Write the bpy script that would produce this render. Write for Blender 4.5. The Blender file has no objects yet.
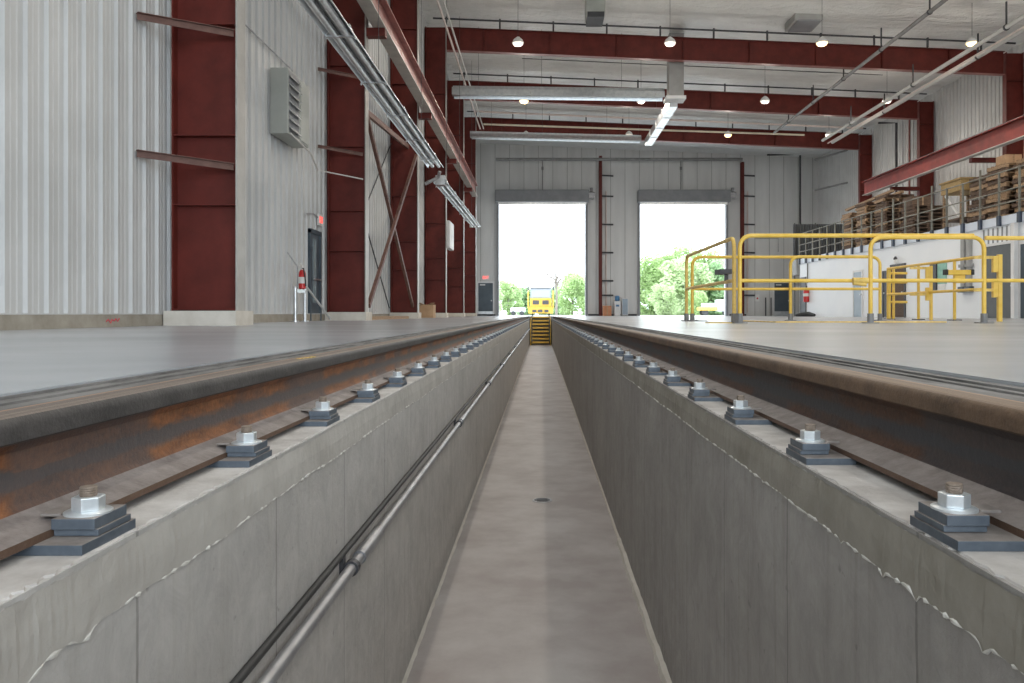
import bpy, math, random
from mathutils import Vector, Matrix
random.seed(7)
F, CX, CY, H = 790.0, 541.0, 313.8, 0.135
D = bpy.data
COL = bpy.context.scene.collection

def P(px, py, d):
    return ((px - CX) * d / F, d, H + (CY - py) * d / F)

# ------------------------------------------------------------------ materials
def new_mat(name):
    m = D.materials.new(name); m.use_nodes = True
    nt = m.node_tree; nt.nodes.clear()
    out = nt.nodes.new('ShaderNodeOutputMaterial')
    b = nt.nodes.new('ShaderNodeBsdfPrincipled')
    nt.links.new(b.outputs[0], out.inputs[0])
    return m, nt, b

def coord(nt, stretch=(1, 1, 1)):
    tc = nt.nodes.new('ShaderNodeTexCoord')
    mp = nt.nodes.new('ShaderNodeMapping'); mp.inputs['Scale'].default_value = stretch
    nt.links.new(tc.outputs['Object'], mp.inputs[0])
    return mp.outputs[0]

def noise(nt, vec, scale, detail=5, rough=0.6, dist=0.0):
    n = nt.nodes.new('ShaderNodeTexNoise')
    n.inputs['Scale'].default_value = scale; n.inputs['Detail'].default_value = detail
    n.inputs['Roughness'].default_value = rough; n.inputs['Distortion'].default_value = dist
    nt.links.new(vec, n.inputs['Vector'])
    return n.outputs['Fac']

def ramp(nt, fac, stops):
    r = nt.nodes.new('ShaderNodeValToRGB')
    els = r.color_ramp.elements
    while len(els) < len(stops): els.new(0.5)
    for e, (p, c) in zip(els, stops):
        e.position = p; e.color = (*c, 1) if len(c) == 3 else c
    nt.links.new(fac, r.inputs[0])
    return r.outputs[0]

def mixc(nt, fac, a, b, mode='MIX'):
    n = nt.nodes.new('ShaderNodeMix'); n.data_type = 'RGBA'; n.blend_type = mode
    for sock, v in ((n.inputs[0], fac), (n.inputs[6], a), (n.inputs[7], b)):
        if hasattr(v, 'is_linked'): nt.links.new(v, sock)
        elif isinstance(v, (int, float)): sock.default_value = v
        else: sock.default_value = (*v, 1)
    return n.outputs[2]

def mathn(nt, op, a, b=0.0, c=None):
    n = nt.nodes.new('ShaderNodeMath'); n.operation = op
    for i, v in enumerate((a, b) if c is None else (a, b, c)):
        if hasattr(v, 'is_linked'): nt.links.new(v, n.inputs[i])
        else: n.inputs[i].default_value = v
    return n.outputs[0]

def bump(nt, b, h, strength, dist=0.01):
    n = nt.nodes.new('ShaderNodeBump')
    n.inputs['Strength'].default_value = strength; n.inputs['Distance'].default_value = dist
    nt.links.new(h, n.inputs['Height']); nt.links.new(n.outputs[0], b.inputs['Normal'])

def pm(name, c1, c2=None, scale=3.0, rough=0.6, metal=0.0, bmp=0.0, bscale=None, stretch=(1, 1, 1), detail=5, lo=0.35, hi=0.65, spec=None, bdist=0.01):
    m, nt, b = new_mat(name)
    b.inputs['Roughness'].default_value = rough; b.inputs['Metallic'].default_value = metal
    if spec is not None: b.inputs['Specular IOR Level'].default_value = spec
    if c2 is None:
        c2 = tuple(min(1, x * 1.12) for x in c1)
    v = coord(nt, stretch)
    f = noise(nt, v, scale, detail)
    nt.links.new(ramp(nt, f, [(lo, c1), (hi, c2)]), b.inputs['Base Color'])
    if bmp:
        bump(nt, b, noise(nt, v, bscale or scale * 6, 6), bmp, bdist)
    return m

M = {}
M['floor'] = pm('floor_concrete', (.34, .355, .375), (.42, .435, .45), .9, rough=.27, bmp=.03, bscale=9, stretch=(.6, 1, 1))
M['pitfloor'] = pm('pit_floor_concrete', (.36, .315, .295), (.48, .445, .425), 2.2, rough=.65, bmp=.12, bscale=14, detail=7)
M['ledge'] = pm('ledge_concrete', (.40, .37, .345), (.58, .55, .52), 9, rough=.85, bmp=.25, bscale=60)
M['kerb'] = pm('kerb_concrete', (.27, .24, .195), (.38, .345, .29), 4, rough=.85, bmp=.15, bscale=25)
M['pier'] = pm('pier_concrete', (.52, .48, .42), (.62, .58, .52), 4, rough=.85, bmp=.15, bscale=25)
M['drip'] = pm('grout_drip', (.50, .48, .44), (.70, .68, .63), 20, rough=.85, bmp=.3, bscale=70)
M['filler'] = pm('filler_strip', (.105, .10, .095), (.22, .21, .20), 10, rough=.7, bmp=.2, bscale=40, stretch=(3, .6, 1))
M['redmat'] = pm('red_primer', (.085, .012, .008), (.128, .020, .014), 2.5, rough=.5, spec=.3, bmp=.02)
M['redbright'] = pm('red_runway_paint', (.14, .015, .010), (.21, .025, .016), 2.5, rough=.5, spec=.3)
M['redpale'] = pm('faded_red_paint', (.20, .065, .055), (.30, .11, .095), 3, rough=.45)
M['paleflange'] = pm('pale_flange', (.33, .31, .29), (.42, .40, .37), 3, rough=.45)  # pale grey-beige tone for flange faces
M['brace'] = pm('brown_primer_steel', (.10, .045, .035), (.16, .08, .06), 6, rough=.6)
M['dark'] = pm('dark_steel', (.035, .035, .04), (.06, .06, .065), 5, rough=.55)
M['black'] = pm('black_rubber', (.02, .02, .02), (.035, .035, .035), 5, rough=.6)
M['galv'] = pm('galvanised_steel', (.55, .57, .58), (.72, .73, .74), 6, rough=.32, metal=.85)
M['alum'] = pm('polished_aluminium', (.62, .66, .69), (.76, .79, .81), 3, rough=.3, metal=.95, stretch=(3, .5, 3))
M['conduit'] = pm('conduit_steel', (.26, .26, .27), (.40, .40, .41), 6, rough=.4, metal=.6)
M['whitepipe'] = pm('white_painted_pipe', (.50, .49, .46), (.58, .56, .54), 3, rough=.5)
M['pinkpipe'] = pm('pinkish_painted_pipe', (.60, .50, .46), (.68, .58, .54), 3, rough=.5)
M['creampipe'] = pm('cream_painted_pipe', (.58, .52, .40), (.66, .60, .48), 3, rough=.5)
M['greypipe'] = pm('grey_pipe', (.16, .155, .15), (.24, .235, .23), 3, rough=.5)
M['siding'] = pm('white_siding', (.50, .50, .495), (.56, .56, .555), 1.2, rough=.4, spec=.4)
M['backpanel'] = pm('grey_liner_panel', (.58, .58, .57), (.66, .66, .65), .8, rough=.5, stretch=(2, 1, .3))
M['seam'] = pm('panel_seam', (.30, .30, .29), (.36, .36, .35), 2, rough=.6)
M['doordark'] = pm('dark_grey_door_paint', (.07, .075, .072), (.095, .10, .098), 2, rough=.5)
M['greypaint'] = pm('grey_door_paint', (.20, .205, .215), (.25, .255, .265), 2, rough=.5)
M['ductgrey'] = pm('grey_louver_paint', (.33, .345, .32), (.40, .415, .39), 2, rough=.5)
M['slate'] = pm('slate_blue_paint', (.055, .075, .095), (.075, .10, .12), 2, rough=.45)
M['bluegrey'] = pm('blue_grey_paint', (.28, .35, .42), (.34, .41, .48), 2, rough=.45)
M['white'] = pm('white_wall_paint', (.82, .85, .89), (.87, .895, .92), .7, rough=.55)
M['fascia'] = pm('pale_blue_fascia', (.62, .69, .80), (.70, .76, .85), 2, rough=.5)
M['whiteframe'] = pm('white_trim_paint', (.68, .68, .68), (.75, .75, .75), 2, rough=.5)
M['navy'] = pm('navy_bracket_paint', (.02, .03, .055), (.035, .05, .08), 3, rough=.5)
M['railgrey'] = pm('olive_grey_rail', (.14, .135, .11), (.22, .21, .17), 4, rough=.5, metal=.2)
M['yellow'] = pm('safety_yellow', (.74, .47, .05), (.84, .57, .12), 5, rough=.42)
M['yellowworn'] = pm('worn_safety_yellow', (.60, .40, .10), (.85, .60, .16), 9, rough=.5)
M['wood'] = pm('pallet_wood', (.20, .12, .065), (.44, .30, .18), 6, rough=.75, stretch=(1, 6, 6), bmp=.1)
M['wooddark'] = pm('old_pallet_wood', (.06, .038, .026), (.16, .10, .065), 6, rough=.8, stretch=(1, 6, 6), bmp=.1)
M['crate'] = pm('yellowish_timber', (.30, .20, .075), (.42, .29, .12), 6, rough=.7, stretch=(6, 1, 6))
M['card'] = pm('cardboard', (.40, .25, .14), (.50, .33, .20), 4, rough=.8)
M['cardorange'] = pm('orange_cardboard', (.48, .20, .10), (.58, .27, .15), 4, rough=.8)
M['red'] = pm('extinguisher_red', (.55, .02, .02), (.62, .03, .03), 4, rough=.3)
M['label'] = pm('white_label', (.75, .74, .72), (.8, .8, .78), 4, rough=.5)
M['plate'] = pm('sky_tinted_steel_plate', (.085, .105, .13), (.15, .175, .205), 14, rough=.42, metal=.35, bmp=.05, bscale=80)  # blue-grey steel, with the blue of reflected daylight put into its colour
M['platetop'] = pm('dusty_steel_plate', (.20, .175, .16), (.32, .285, .26), 18, rough=.6, metal=.2, bmp=.1, bscale=80)
M['zinc'] = pm('zinc_plated_steel', (.62, .66, .68), (.80, .83, .84), 30, rough=.3, metal=.6)
M['studrust'] = pm('weathered_stud', (.19, .145, .11), (.32, .26, .21), 60, rough=.6, metal=.4, bmp=.5, bscale=150)
M['gravel'] = pm('pale_gravel', (.50, .49, .46), (.66, .65, .61), 2.0, rough=.95, bmp=.4, bscale=6, bdist=.05)
M['bark'] = pm('grey_bark', (.14, .12, .10), (.24, .21, .18), 5, rough=.9)
M['blue'] = pm('blue_plastic', (.05, .16, .30), (.07, .2, .36), 4, rough=.4)
M['greenposter'] = pm('green_notice', (.18, .42, .32), (.28, .52, .42), 5, rough=.5)
M['signred'] = pm('red_spray_paint', (.50, .05, .07), (.60, .08, .10), 9, rough=.7)
M['cabgrey'] = pm('pale_blue_grey_cab_paint', (.22, .25, .30), (.28, .31, .36), 2, rough=.5)
M['vehyellow'] = pm('vehicle_yellow', (.50, .30, .03), (.58, .37, .06), 3, rough=.5)
M['cabwhite'] = pm('off_white_vehicle_paint', (.62, .65, .70), (.70, .73, .77), 2, rough=.35)
M['tyre'] = pm('tyre_rubber', (.03, .03, .03), (.05, .05, .05), 6, rough=.8)
M['tarp'] = pm('dark_panel_tarp', (.035, .04, .042), (.06, .065, .07), 4, rough=.6, stretch=(6, 6, .3))

def leafmat(name, a, b):
    m, nt, bs = new_mat(name)
    bs.inputs['Roughness'].default_value = .6
    v = coord(nt)
    c = ramp(nt, noise(nt, v, 1.6, 4), [(.35, a), (.65, b)])
    nt.links.new(c, bs.inputs['Base Color'])
    tr = nt.nodes.new('ShaderNodeBsdfTranslucent'); nt.links.new(c, tr.inputs[0])
    mx = nt.nodes.new('ShaderNodeMixShader'); mx.inputs[0].default_value = .45
    nt.links.new(bs.outputs[0], mx.inputs[1]); nt.links.new(tr.outputs[0], mx.inputs[2])
    out = [n for n in nt.nodes if n.type == 'OUTPUT_MATERIAL'][0]
    nt.links.new(mx.outputs[0], out.inputs[0])
    return m
M['leaf'] = leafmat('fresh_green_leaves', (.36, .50, .22), (.52, .64, .34))
M['leafpale'] = leafmat('pale_green_leaves', (.46, .57, .32), (.60, .69, .44))
M['leafdeep'] = leafmat('deep_green_leaves', (.29, .44, .24), (.44, .58, .33))

# pit wall: blotchy grey concrete, vertical streaks, thin form joints
def pitwall_mat(name, c1, c2, c3):
    m, nt, b = new_mat(name)
    b.inputs['Roughness'].default_value = .72
    v = coord(nt)
    big = ramp(nt, noise(nt, v, 1.3, 6, .65), [(.3, c1), (.7, c2)])
    st = noise(nt, coord(nt, (1, 7, .35)), 3.0, 5, .7)
    c = mixc(nt, ramp(nt, st, [(.5, (0, 0, 0)), (.78, (.6, .6, .6))]), big, c3)
    sp = noise(nt, v, 28, 3, .5)
    c = mixc(nt, ramp(nt, sp, [(.70, (0, 0, 0)), (.76, (.55, .55, .55))]), c, tuple(x * .55 for x in c1))
    sep = nt.nodes.new('ShaderNodeSeparateXYZ'); nt.links.new(v, sep.inputs[0])
    wob = mathn(nt, 'MULTIPLY', noise(nt, v, 4.0, 3), .02)
    y = mathn(nt, 'ADD', sep.outputs[1], wob)
    fr = mathn(nt, 'FRACT', mathn(nt, 'DIVIDE', mathn(nt, 'ADD', y, 100.22), 0.61))
    j = mathn(nt, 'LESS_THAN', mathn(nt, 'ABSOLUTE', mathn(nt, 'SUBTRACT', fr, .5)), .006)
    jm = mathn(nt, 'MULTIPLY', j, .6)
    c = mixc(nt, jm, c, tuple(x * .5 for x in c1))
    nt.links.new(c, b.inputs['Base Color'])
    mot = ramp(nt, noise(nt, v, 9, 8, .75, .8), [(.38, (.88, .88, .88)), (.62, (1.06, 1.06, 1.06))])
    c = mixc(nt, 1.0, c, mot, 'MULTIPLY')
    nt.links.new(c, b.inputs['Base Color'])
    h = mathn(nt, 'SUBTRACT', noise(nt, v, 12, 7, .7), mathn(nt, 'MULTIPLY', j, .8))
    bump(nt, b, h, .4, .014)
    return m
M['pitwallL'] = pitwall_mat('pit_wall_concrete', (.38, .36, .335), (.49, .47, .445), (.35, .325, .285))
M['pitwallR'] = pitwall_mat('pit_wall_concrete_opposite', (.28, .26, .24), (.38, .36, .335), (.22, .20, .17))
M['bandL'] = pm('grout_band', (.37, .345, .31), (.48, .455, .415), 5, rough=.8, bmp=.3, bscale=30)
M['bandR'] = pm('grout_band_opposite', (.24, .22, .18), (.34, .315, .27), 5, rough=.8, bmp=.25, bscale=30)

# rail: rust with a grey mill-scale stripe along the web, dusty foot
def rail_mat(name, side, headtop, line, headside, rust1, rust2, scale_c):
    m, nt, b = new_mat(name)
    b.inputs['Roughness'].default_value = .6; b.inputs['Metallic'].default_value = .15
    v = coord(nt)
    sep = nt.nodes.new('ShaderNodeSeparateXYZ'); nt.links.new(v, sep.inputs[0])
    z = sep.outputs[2]; x = sep.outputs[0]
    ns = noise(nt, coord(nt, (1, .4, 1.5)), 14, 8, .75)
    fine = noise(nt, v, 90, 4, .7)
    rust = ramp(nt, mathn(nt, 'ADD', mathn(nt, 'MULTIPLY', ns, .65), mathn(nt, 'MULTIPLY', fine, .35)), [(.36, rust1), (.62, rust2)])
    zz = mathn(nt, 'ADD', z, mathn(nt, 'MULTIPLY', mathn(nt, 'SUBTRACT', ns, .5), .045))
    dist = mathn(nt, 'ABSOLUTE', mathn(nt, 'SUBTRACT', zz, .072))
    stripe = ramp(nt, mathn(nt, 'MULTIPLY', dist, 20), [(.20, (1, 1, 1)), (.46, (0, 0, 0))])
    patch = ramp(nt, noise(nt, coord(nt, (.01, 1, .01)), 1.7, 2), [(.5, (0, 0, 0)), (.54, (1, 1, 1))])
    c = mixc(nt, mathn(nt, 'MAXIMUM', mathn(nt, 'MULTIPLY', stripe, .85), mathn(nt, 'MULTIPLY', patch, .6)), rust, scale_c)
    dust = ramp(nt, noise(nt, v, 16, 6, .7), [(.3, (.15, .125, .115)), (.7, (.32, .28, .26))])
    c = mixc(nt, mathn(nt, 'LESS_THAN', z, .030), c, dust)
    c = mixc(nt, mathn(nt, 'LESS_THAN', z, .0108), c, (.12, .07, .045))
    hs = ramp(nt, noise(nt, coord(nt, (1, .5, 1)), 14, 6, .75), [(.35, headside), (.7, tuple(q * 2.2 for q in headside))])
    c = mixc(nt, mathn(nt, 'GREATER_THAN', z, .126), c, hs)
    top = ramp(nt, noise(nt, coord(nt, (30, .15, 1)), 4, 4), [(.35, headtop), (.65, tuple(q * 1.5 for q in headtop))])
    c = mixc(nt, mathn(nt, 'GREATER_THAN', z, .1643), c, top)
    worn = mathn(nt, 'MULTIPLY', mathn(nt, 'GREATER_THAN', z, .150), mathn(nt, 'LESS_THAN', mathn(nt, 'ABSOLUTE', mathn(nt, 'SUBTRACT', mathn(nt, 'MULTIPLY', x, side), .019)), .006))
    c = mixc(nt, mathn(nt, 'MULTIPLY', worn, .85), c, line)
    nt.links.new(c, b.inputs['Base Color'])
    bump(nt, b, mathn(nt, 'ADD', noise(nt, v, 45, 6, .7), mathn(nt, 'MULTIPLY', fine, .5)), .4, .004)
    return m
M['railL'] = rail_mat('rusty_rail', -1, (.15, .12, .10), (.42, .24, .14), (.04, .036, .034), (.07, .024, .010), (.30, .115, .040), (.055, .060, .066))
M['railR'] = rail_mat('brown_rail', 1, (.17, .12, .085), (.36, .22, .13), (.09, .056, .034), (.035, .017, .011), (.11, .05, .026), (.045, .048, .052))

def ceiling_mat():
    m, nt, b = new_mat('white_vinyl_insulation')
    b.inputs['Roughness'].default_value = .34; b.inputs['Specular IOR Level'].default_value = .7
    v = coord(nt)
    c = ramp(nt, noise(nt, v, .8, 4), [(.3, (.64, .64, .62)), (.7, (.76, .76, .74))])
    nt.links.new(c, b.inputs['Base Color'])
    h = mathn(nt, 'ADD', noise(nt, coord(nt, (.35, 1, 1)), 1.6, 5, .6, .6), mathn(nt, 'MULTIPLY', noise(nt, v, 6, 4), .25))
    bump(nt, b, h, .8, .3)
    return m
M['ceiling'] = ceiling_mat()

def emat(name, col, s):
    m, nt, b = new_mat(name)
    b.inputs['Base Color'].default_value = (*col, 1)
    b.inputs['Emission Color'].default_value = (*col, 1); b.inputs['Emission Strength'].default_value = s
    return m
M['lampon'] = emat('lit_lamp_lens', (1, .74, .34), 2.4)
M['lampoff'] = emat('dim_lamp_lens', (1, .95, .88), .25)
M['exitlit'] = emat('exit_sign_red', (1, .12, .10), 1.1)

def glassmat():
    m, nt, b = new_mat('window_glass')
    b.inputs['Base Color'].default_value = (.25, .33, .36, 1); b.inputs['Roughness'].default_value = .08
    b.inputs['Specular IOR Level'].default_value = .8
    return m
M['glass'] = glassmat()

# ------------------------------------------------------------------ mesh builder
class MB:
    def __init__(s): s.v = []; s.f = []; s.mi = []
    def add(s, vs, fs, mi=0):
        o = len(s.v); s.v += [tuple(p) for p in vs]
        s.f += [tuple(i + o for i in f) for f in fs]; s.mi += [mi] * len(fs); return s
    def box(s, a, b, mi=0, top=None):
        x0, y0, z0 = (min(a[i], b[i]) for i in range(3)); x1, y1, z1 = (max(a[i], b[i]) for i in range(3))
        vs = [(x0, y0, z0), (x1, y0, z0), (x1, y1, z0), (x0, y1, z0), (x0, y0, z1), (x1, y0, z1), (x1, y1, z1), (x0, y1, z1)]
        fs = [(3, 2, 1, 0), (0, 1, 5, 4), (1, 2, 6, 5), (2, 3, 7, 6), (3, 0, 4, 7)]
        s.add(vs, fs, mi); o = len(s.v) - 8
        s.f.append((o + 4, o + 5, o + 6, o + 7)); s.mi.append(mi if top is None else top); return s
    def bar(s, p, q, w, h, mi=0, up=(0, 0, 1)):
        p, q = Vector(p), Vector(q); d = (q - p).normalized(); u = Vector(up)
        if abs(d.dot(u)) > .99: u = Vector((1, 0, 0))
        r = d.cross(u).normalized(); u = r.cross(d).normalized()
        vs = []
        for c in (p, q):
            for a, b_ in ((-1, -1), (1, -1), (1, 1), (-1, 1)): vs.append(c + r * a * w / 2 + u * b_ * h / 2)
        return s.add(vs, [(0, 1, 2, 3), (7, 6, 5, 4), (0, 4, 5, 1), (1, 5, 6, 2), (2, 6, 7, 3), (3, 7, 4, 0)], mi)
    def cyl(s, p, q, r, n=12, r2=None, mi=0):
        p, q = Vector(p), Vector(q); d = (q - p).normalized()
        u = Vector((0, 0, 1)) if abs(d.z) < .9 else Vector((1, 0, 0))
        a = d.cross(u).normalized(); b = d.cross(a).normalized(); r2 = r if r2 is None else r2
        vs = []
        for c, rr in ((p, r), (q, r2)):
            for i in range(n):
                t = 2 * math.pi * i / n; vs.append(c + a * math.cos(t) * rr + b * math.sin(t) * rr)
        fs = [(i, i + n, (i + 1) % n + n, (i + 1) % n) for i in range(n)]
        fs += [tuple(range(n)), tuple(range(2 * n - 1, n - 1, -1))]
        return s.add(vs, fs, mi)
    def tube(s, path, r, n=10, mi=0):
        pts = [Vector(p) for p in path]; rings = []; vs = []
        prev = None
        for i, p in enumerate(pts):
            d = (pts[min(i + 1, len(pts) - 1)] - pts[max(i - 1, 0)]).normalized()
            if prev is None:
                u = Vector((0, 0, 1)) if abs(d.z) < .9 else Vector((1, 0, 0)); a = d.cross(u).normalized()
            else:
                a = (prev - d * prev.dot(d)).normalized()
            prev = a; b = d.cross(a).normalized()
            rr = r[i] if isinstance(r, (list, tuple)) else r
            for k in range(n):
                t = 2 * math.pi * k / n; vs.append(p + a * math.cos(t) * rr + b * math.sin(t) * rr)
        fs = []
        for i in range(len(pts) - 1):
            for k in range(n):
                fs.append((i * n + k, i * n + (k + 1) % n, (i + 1) * n + (k + 1) % n, (i + 1) * n + k))
        fs += [tuple(range(n - 1, -1, -1)), tuple(range((len(pts) - 1) * n, len(pts) * n))]
        return s.add(vs, fs, mi)
    def prism(s, prof, axis, a, b, mi=0):
        n = len(prof); vs = []
        for t in (a, b):
            for u, w in prof:
                vs.append({'x': (t, u, w), 'y': (u, t, w), 'z': (u, w, t)}[axis])
        fs = [(i, (i + 1) % n, (i + 1) % n + n, i + n) for i in range(n)]
        fs += [tuple(range(n - 1, -1, -1)), tuple(range(n, 2 * n))]
        return s.add(vs, fs, mi)
    def lathe(s, c, prof, n=20, mi=0):
        vs = []; c = Vector(c)
        for r, z in prof:
            for i in range(n):
                t = 2 * math.pi * i / n; vs.append((c.x + r * math.cos(t), c.y + r * math.sin(t), c.z + z))
        fs = [(j * n + i, j * n + (i + 1) % n, (j + 1) * n + (i + 1) % n, (j + 1) * n + i) for j in range(len(prof) - 1) for i in range(n)]
        fs += [tuple(range(n - 1, -1, -1)), tuple(range((len(prof) - 1) * n, len(prof) * n))]
        return s.add(vs, fs, mi)
    def build(s, name, mat, parent=None, smooth=False, bevel=0.0, fix=True):
        if parent is not None:
            org = Vector((0, 0, 0)); q = parent
            while q is not None: org += q.location; q = q.parent
        else:
            xs, ys, zs = zip(*s.v)
            org = Vector(((min(xs) + max(xs)) / 2, (min(ys) + max(ys)) / 2, min(zs)))
        me = D.meshes.new(name)
        me.from_pydata([tuple(Vector(p) - org) for p in s.v], [], s.f)
        mats = mat if isinstance(mat, (list, tuple)) else [mat]
        for mm in mats: me.materials.append(mm)
        me.polygons.foreach_set('material_index', s.mi)
        if fix:
            import bmesh
            bm = bmesh.new(); bm.from_mesh(me); bmesh.ops.recalc_face_normals(bm, faces=bm.faces); bm.to_mesh(me); bm.free()
        if smooth:
            me.polygons.foreach_set('use_smooth', [True] * len(me.polygons))
        me.update()
        o = D.objects.new(name, me); COL.objects.link(o)
        if smooth:
            try:
                md = o.modifiers.new('edges', 'EDGE_SPLIT'); md.split_angle = math.radians(40)
            except Exception: pass
        if bevel:
            md = o.modifiers.new('soft', 'BEVEL'); md.width = bevel; md.segments = 2; md.limit_method = 'ANGLE'
        if parent is not None: o.parent = parent
        else: o.location = org
        return o

def tag(o, label=None, cat=None, group=None, kind='thing'):
    if label: o['label'] = label
    if cat: o['category'] = cat
    if group: o['group'] = group
    if kind: o['kind'] = kind
    return o

def thing(name, loc, label, cat, group=None, kind='thing'):
    o = D.objects.new(name, None); COL.objects.link(o); o.location = loc; o.empty_display_size = .1
    return tag(o, label, cat, group, kind)

def dup(root, loc, label=None, group=None):
    def cp(o, par):
        c = o.copy(); COL.objects.link(c); c.parent = par
        for ch in list(o.children): cp(ch, c)
        return c
    r = cp(root, None); r.location = loc
    if label: r['label'] = label
    if group: r['group'] = group
    return r

def struct(mb, name, mat, label, cat, **k):
    return tag(mb.build(name, mat, **k), label, cat, kind='structure')

ORD = ['first', 'second', 'third', 'fourth', 'fifth', 'sixth', 'seventh', 'eighth', 'ninth', 'tenth', 'eleventh', 'twelfth']

# ------------------------------------------------------------------ setting constants
XL, XR = -4.44, 18.25            # inner faces of side walls
YB, YN = 52.0, -6.5             # far end wall, near end wall behind the camera
PL, PR = -0.593, 0.552           # pit wall faces
ZL, ZP = -0.185, -1.45           # ledge and pit floor
YPE = 41.75                      # far end of pit
YPS = -5.5
GL, GR = -0.70, 0.685            # gauge faces
def ztop(x): return 10.75 - 0.0434 * x
def zceil(x): return ztop(x) + 0.5
FR = [9.4 + 6.8 * k for k in range(-3, 7)]

# floor
fl = MB()
fl.box((XL - .1, YN, -.3), (-.905, YB + .3, 0)); fl.box((.94, YN, -.3), (XR + .1, YB + .3, 0))
fl.box((-.905, YPE, -.3), (-.80, YB + .3, 0)); fl.box((.79, YPE, -.3), (.94, YB + .3, 0))
fl.box((GL + .06, YPE, -.3), (GR - .06, YB + .3, 0))
fl.box((-.95, YN, -.3), (.95, YPS, 0))
struct(fl, 'floor', M['floor'], 'smooth pale grey concrete hall floor either side of the pit', 'floor')
# pit
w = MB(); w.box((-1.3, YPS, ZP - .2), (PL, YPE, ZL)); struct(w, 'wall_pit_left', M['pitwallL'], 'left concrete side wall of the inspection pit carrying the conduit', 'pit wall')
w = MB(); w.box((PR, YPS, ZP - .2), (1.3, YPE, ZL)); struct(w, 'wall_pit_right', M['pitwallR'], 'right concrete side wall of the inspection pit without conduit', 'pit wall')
w = MB(); w.box((PL, YPE - .02, ZP - .2), (PR, YPE + .3, -.002)); w.box((PL, YPS - .3, ZP - .2), (PR, YPS, -.01))
struct(w, 'wall_pit_end', M['pitwallR'], 'concrete end wall of the pit behind the stairs', 'pit wall')
w = MB(); w.box((PL - .05, YPS, ZP - .2), (PR + .05, YPE, ZP)); struct(w, 'floor_pit', M['pitfloor'], 'pinkish grey concrete floor at the bottom of the pit', 'floor')
# ledges
for nm, x0, x1, side in (('trim_1', -.905, PL, 'left'), ('trim_2', PR, .94, 'right')):
    w = MB()
    n = 900; edge = PL if side == 'left' else PR; far = -.80 if side == 'left' else .79; s = 1 if side == 'left' else -1
    vs = []; fs = []
    for i in range(n + 1):
        y = .3 + (YPE - .3) * (i / n) ** 2
        jx = random.uniform(-.006, .003)
        vs += [(far, y, ZL + .003), (edge - s * .004 + s * jx, y, ZL + .003), (edge + s * .0005, y, ZL - .012 + random.uniform(-.004, .004)), (far, y, ZL - .012)]
        if i:
            o = 4 * i
            for k in range(4): fs.append((o - 4 + k, o - 4 + (k + 1) % 4, o + (k + 1) % 4, o + k))
    w.add(vs, fs); struct(w, nm, M['ledge'], f'pale dusty concrete ledge under the {side} rail clamps', 'ledge')
# rubber/steel fillers outside the rails
w = MB(); w.box((-.905, YPS, ZL + .004), (-.775, YB, -.008)); w.box((-.84, YPS, -.01), (-.835, YB, -.004)); w.box((-.9, YPS, -.01), (-.893, YB, -.003))
struct(w, 'trim_3', M['filler'], 'dark grey filler strip between left rail and floor', 'filler strip')
w = MB(); w.box((.763, YPS, ZL + .004), (.94, YB, -.008)); w.box((.835, YPS, -.01), (.84, YB, -.004)); w.box((.88, YPS, -.01), (.888, YB, -.003))
struct(w, 'trim_4', M['filler'], 'dark grey filler strip between right rail and floor', 'filler strip')

# grout band along the top of each pit wall with ragged lower edge
def band(side, name):
    s = 1 if side == 'left' else -1; x = PL if side == 'left' else PR
    w = MB(); vs = []; fs = []; path = []; rr = []
    n = 1100; low = -.277; walk = 0
    for i in range(n + 1):
        y = .45 + (YPE - .5) * (i / n) ** 2
        walk = walk * .9 + random.uniform(-.0011, .0011)
        zz = low + walk
        for cy, amp, wd in BL[side]:
            zz -= amp * math.exp(-((y - cy) / wd) ** 2)
        vs += [(x + s * .003, y, ZL - .006 + random.uniform(-.002, .002)), (x + s * (.004 + random.uniform(0, .0015)), y, (ZL + zz) / 2), (x + s * .003, y, zz), (x - s * .01, y, zz)]
        if i:
            o = 4 * i
            for k in range(3): fs.append((o - 4 + k, o - 3 + k, o + 1 + k, o + k))
        path.append((x + s * .002, y, zz)); rr.append(random.choice([.0007, .001, .0016, .0030, .0045]) * random.uniform(.7, 1.2))
    w.add(vs, fs)
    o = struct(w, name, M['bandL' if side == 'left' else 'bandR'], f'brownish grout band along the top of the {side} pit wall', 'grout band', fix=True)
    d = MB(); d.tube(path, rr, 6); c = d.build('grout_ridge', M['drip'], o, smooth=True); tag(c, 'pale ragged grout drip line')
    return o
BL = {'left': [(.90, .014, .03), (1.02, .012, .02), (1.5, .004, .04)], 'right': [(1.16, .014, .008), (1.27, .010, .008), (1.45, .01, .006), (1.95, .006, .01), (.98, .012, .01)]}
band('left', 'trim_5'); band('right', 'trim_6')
# loose grout blobs by the right wall drips
# cove strip at the foot of the right pit wall
w = MB(); vs = []; fs = []
for i in range(301):
    y = 2.0 + 39 * (i / 300) ** 1.6
    a = .03 + random.uniform(-.006, .006); h = .03 + random.uniform(-.006, .006)
    if y > 5.5: a *= .5; h *= .5
    vs += [(PR, y, ZP + h), (PR - a * .7, y, ZP + h * .8), (PR - a, y, ZP - .002), (PR, y, ZP - .002)]
    if i:
        o = 4 * i
        for k in range(3): fs.append((o - 4 + k, o - 3 + k, o + 1 + k, o + k))
w.add(vs, fs); struct(w, 'baseboard_right', M['pier'], 'rough concrete bead at the foot of the right pit wall', 'bead')
w = MB(); vs = []; fs = []
for i in range(301):
    y = 2.0 + 39 * (i / 300) ** 1.6
    a = .016 + random.uniform(-.004, .004); h = .012
    vs += [(PL, y, ZP + h), (PL + a, y, ZP - .002), (PL, y, ZP - .002)]
    if i:
        o = 3 * i
        for k in range(2): fs.append((o - 3 + k, o - 2 + k, o + 1 + k, o + k))
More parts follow.
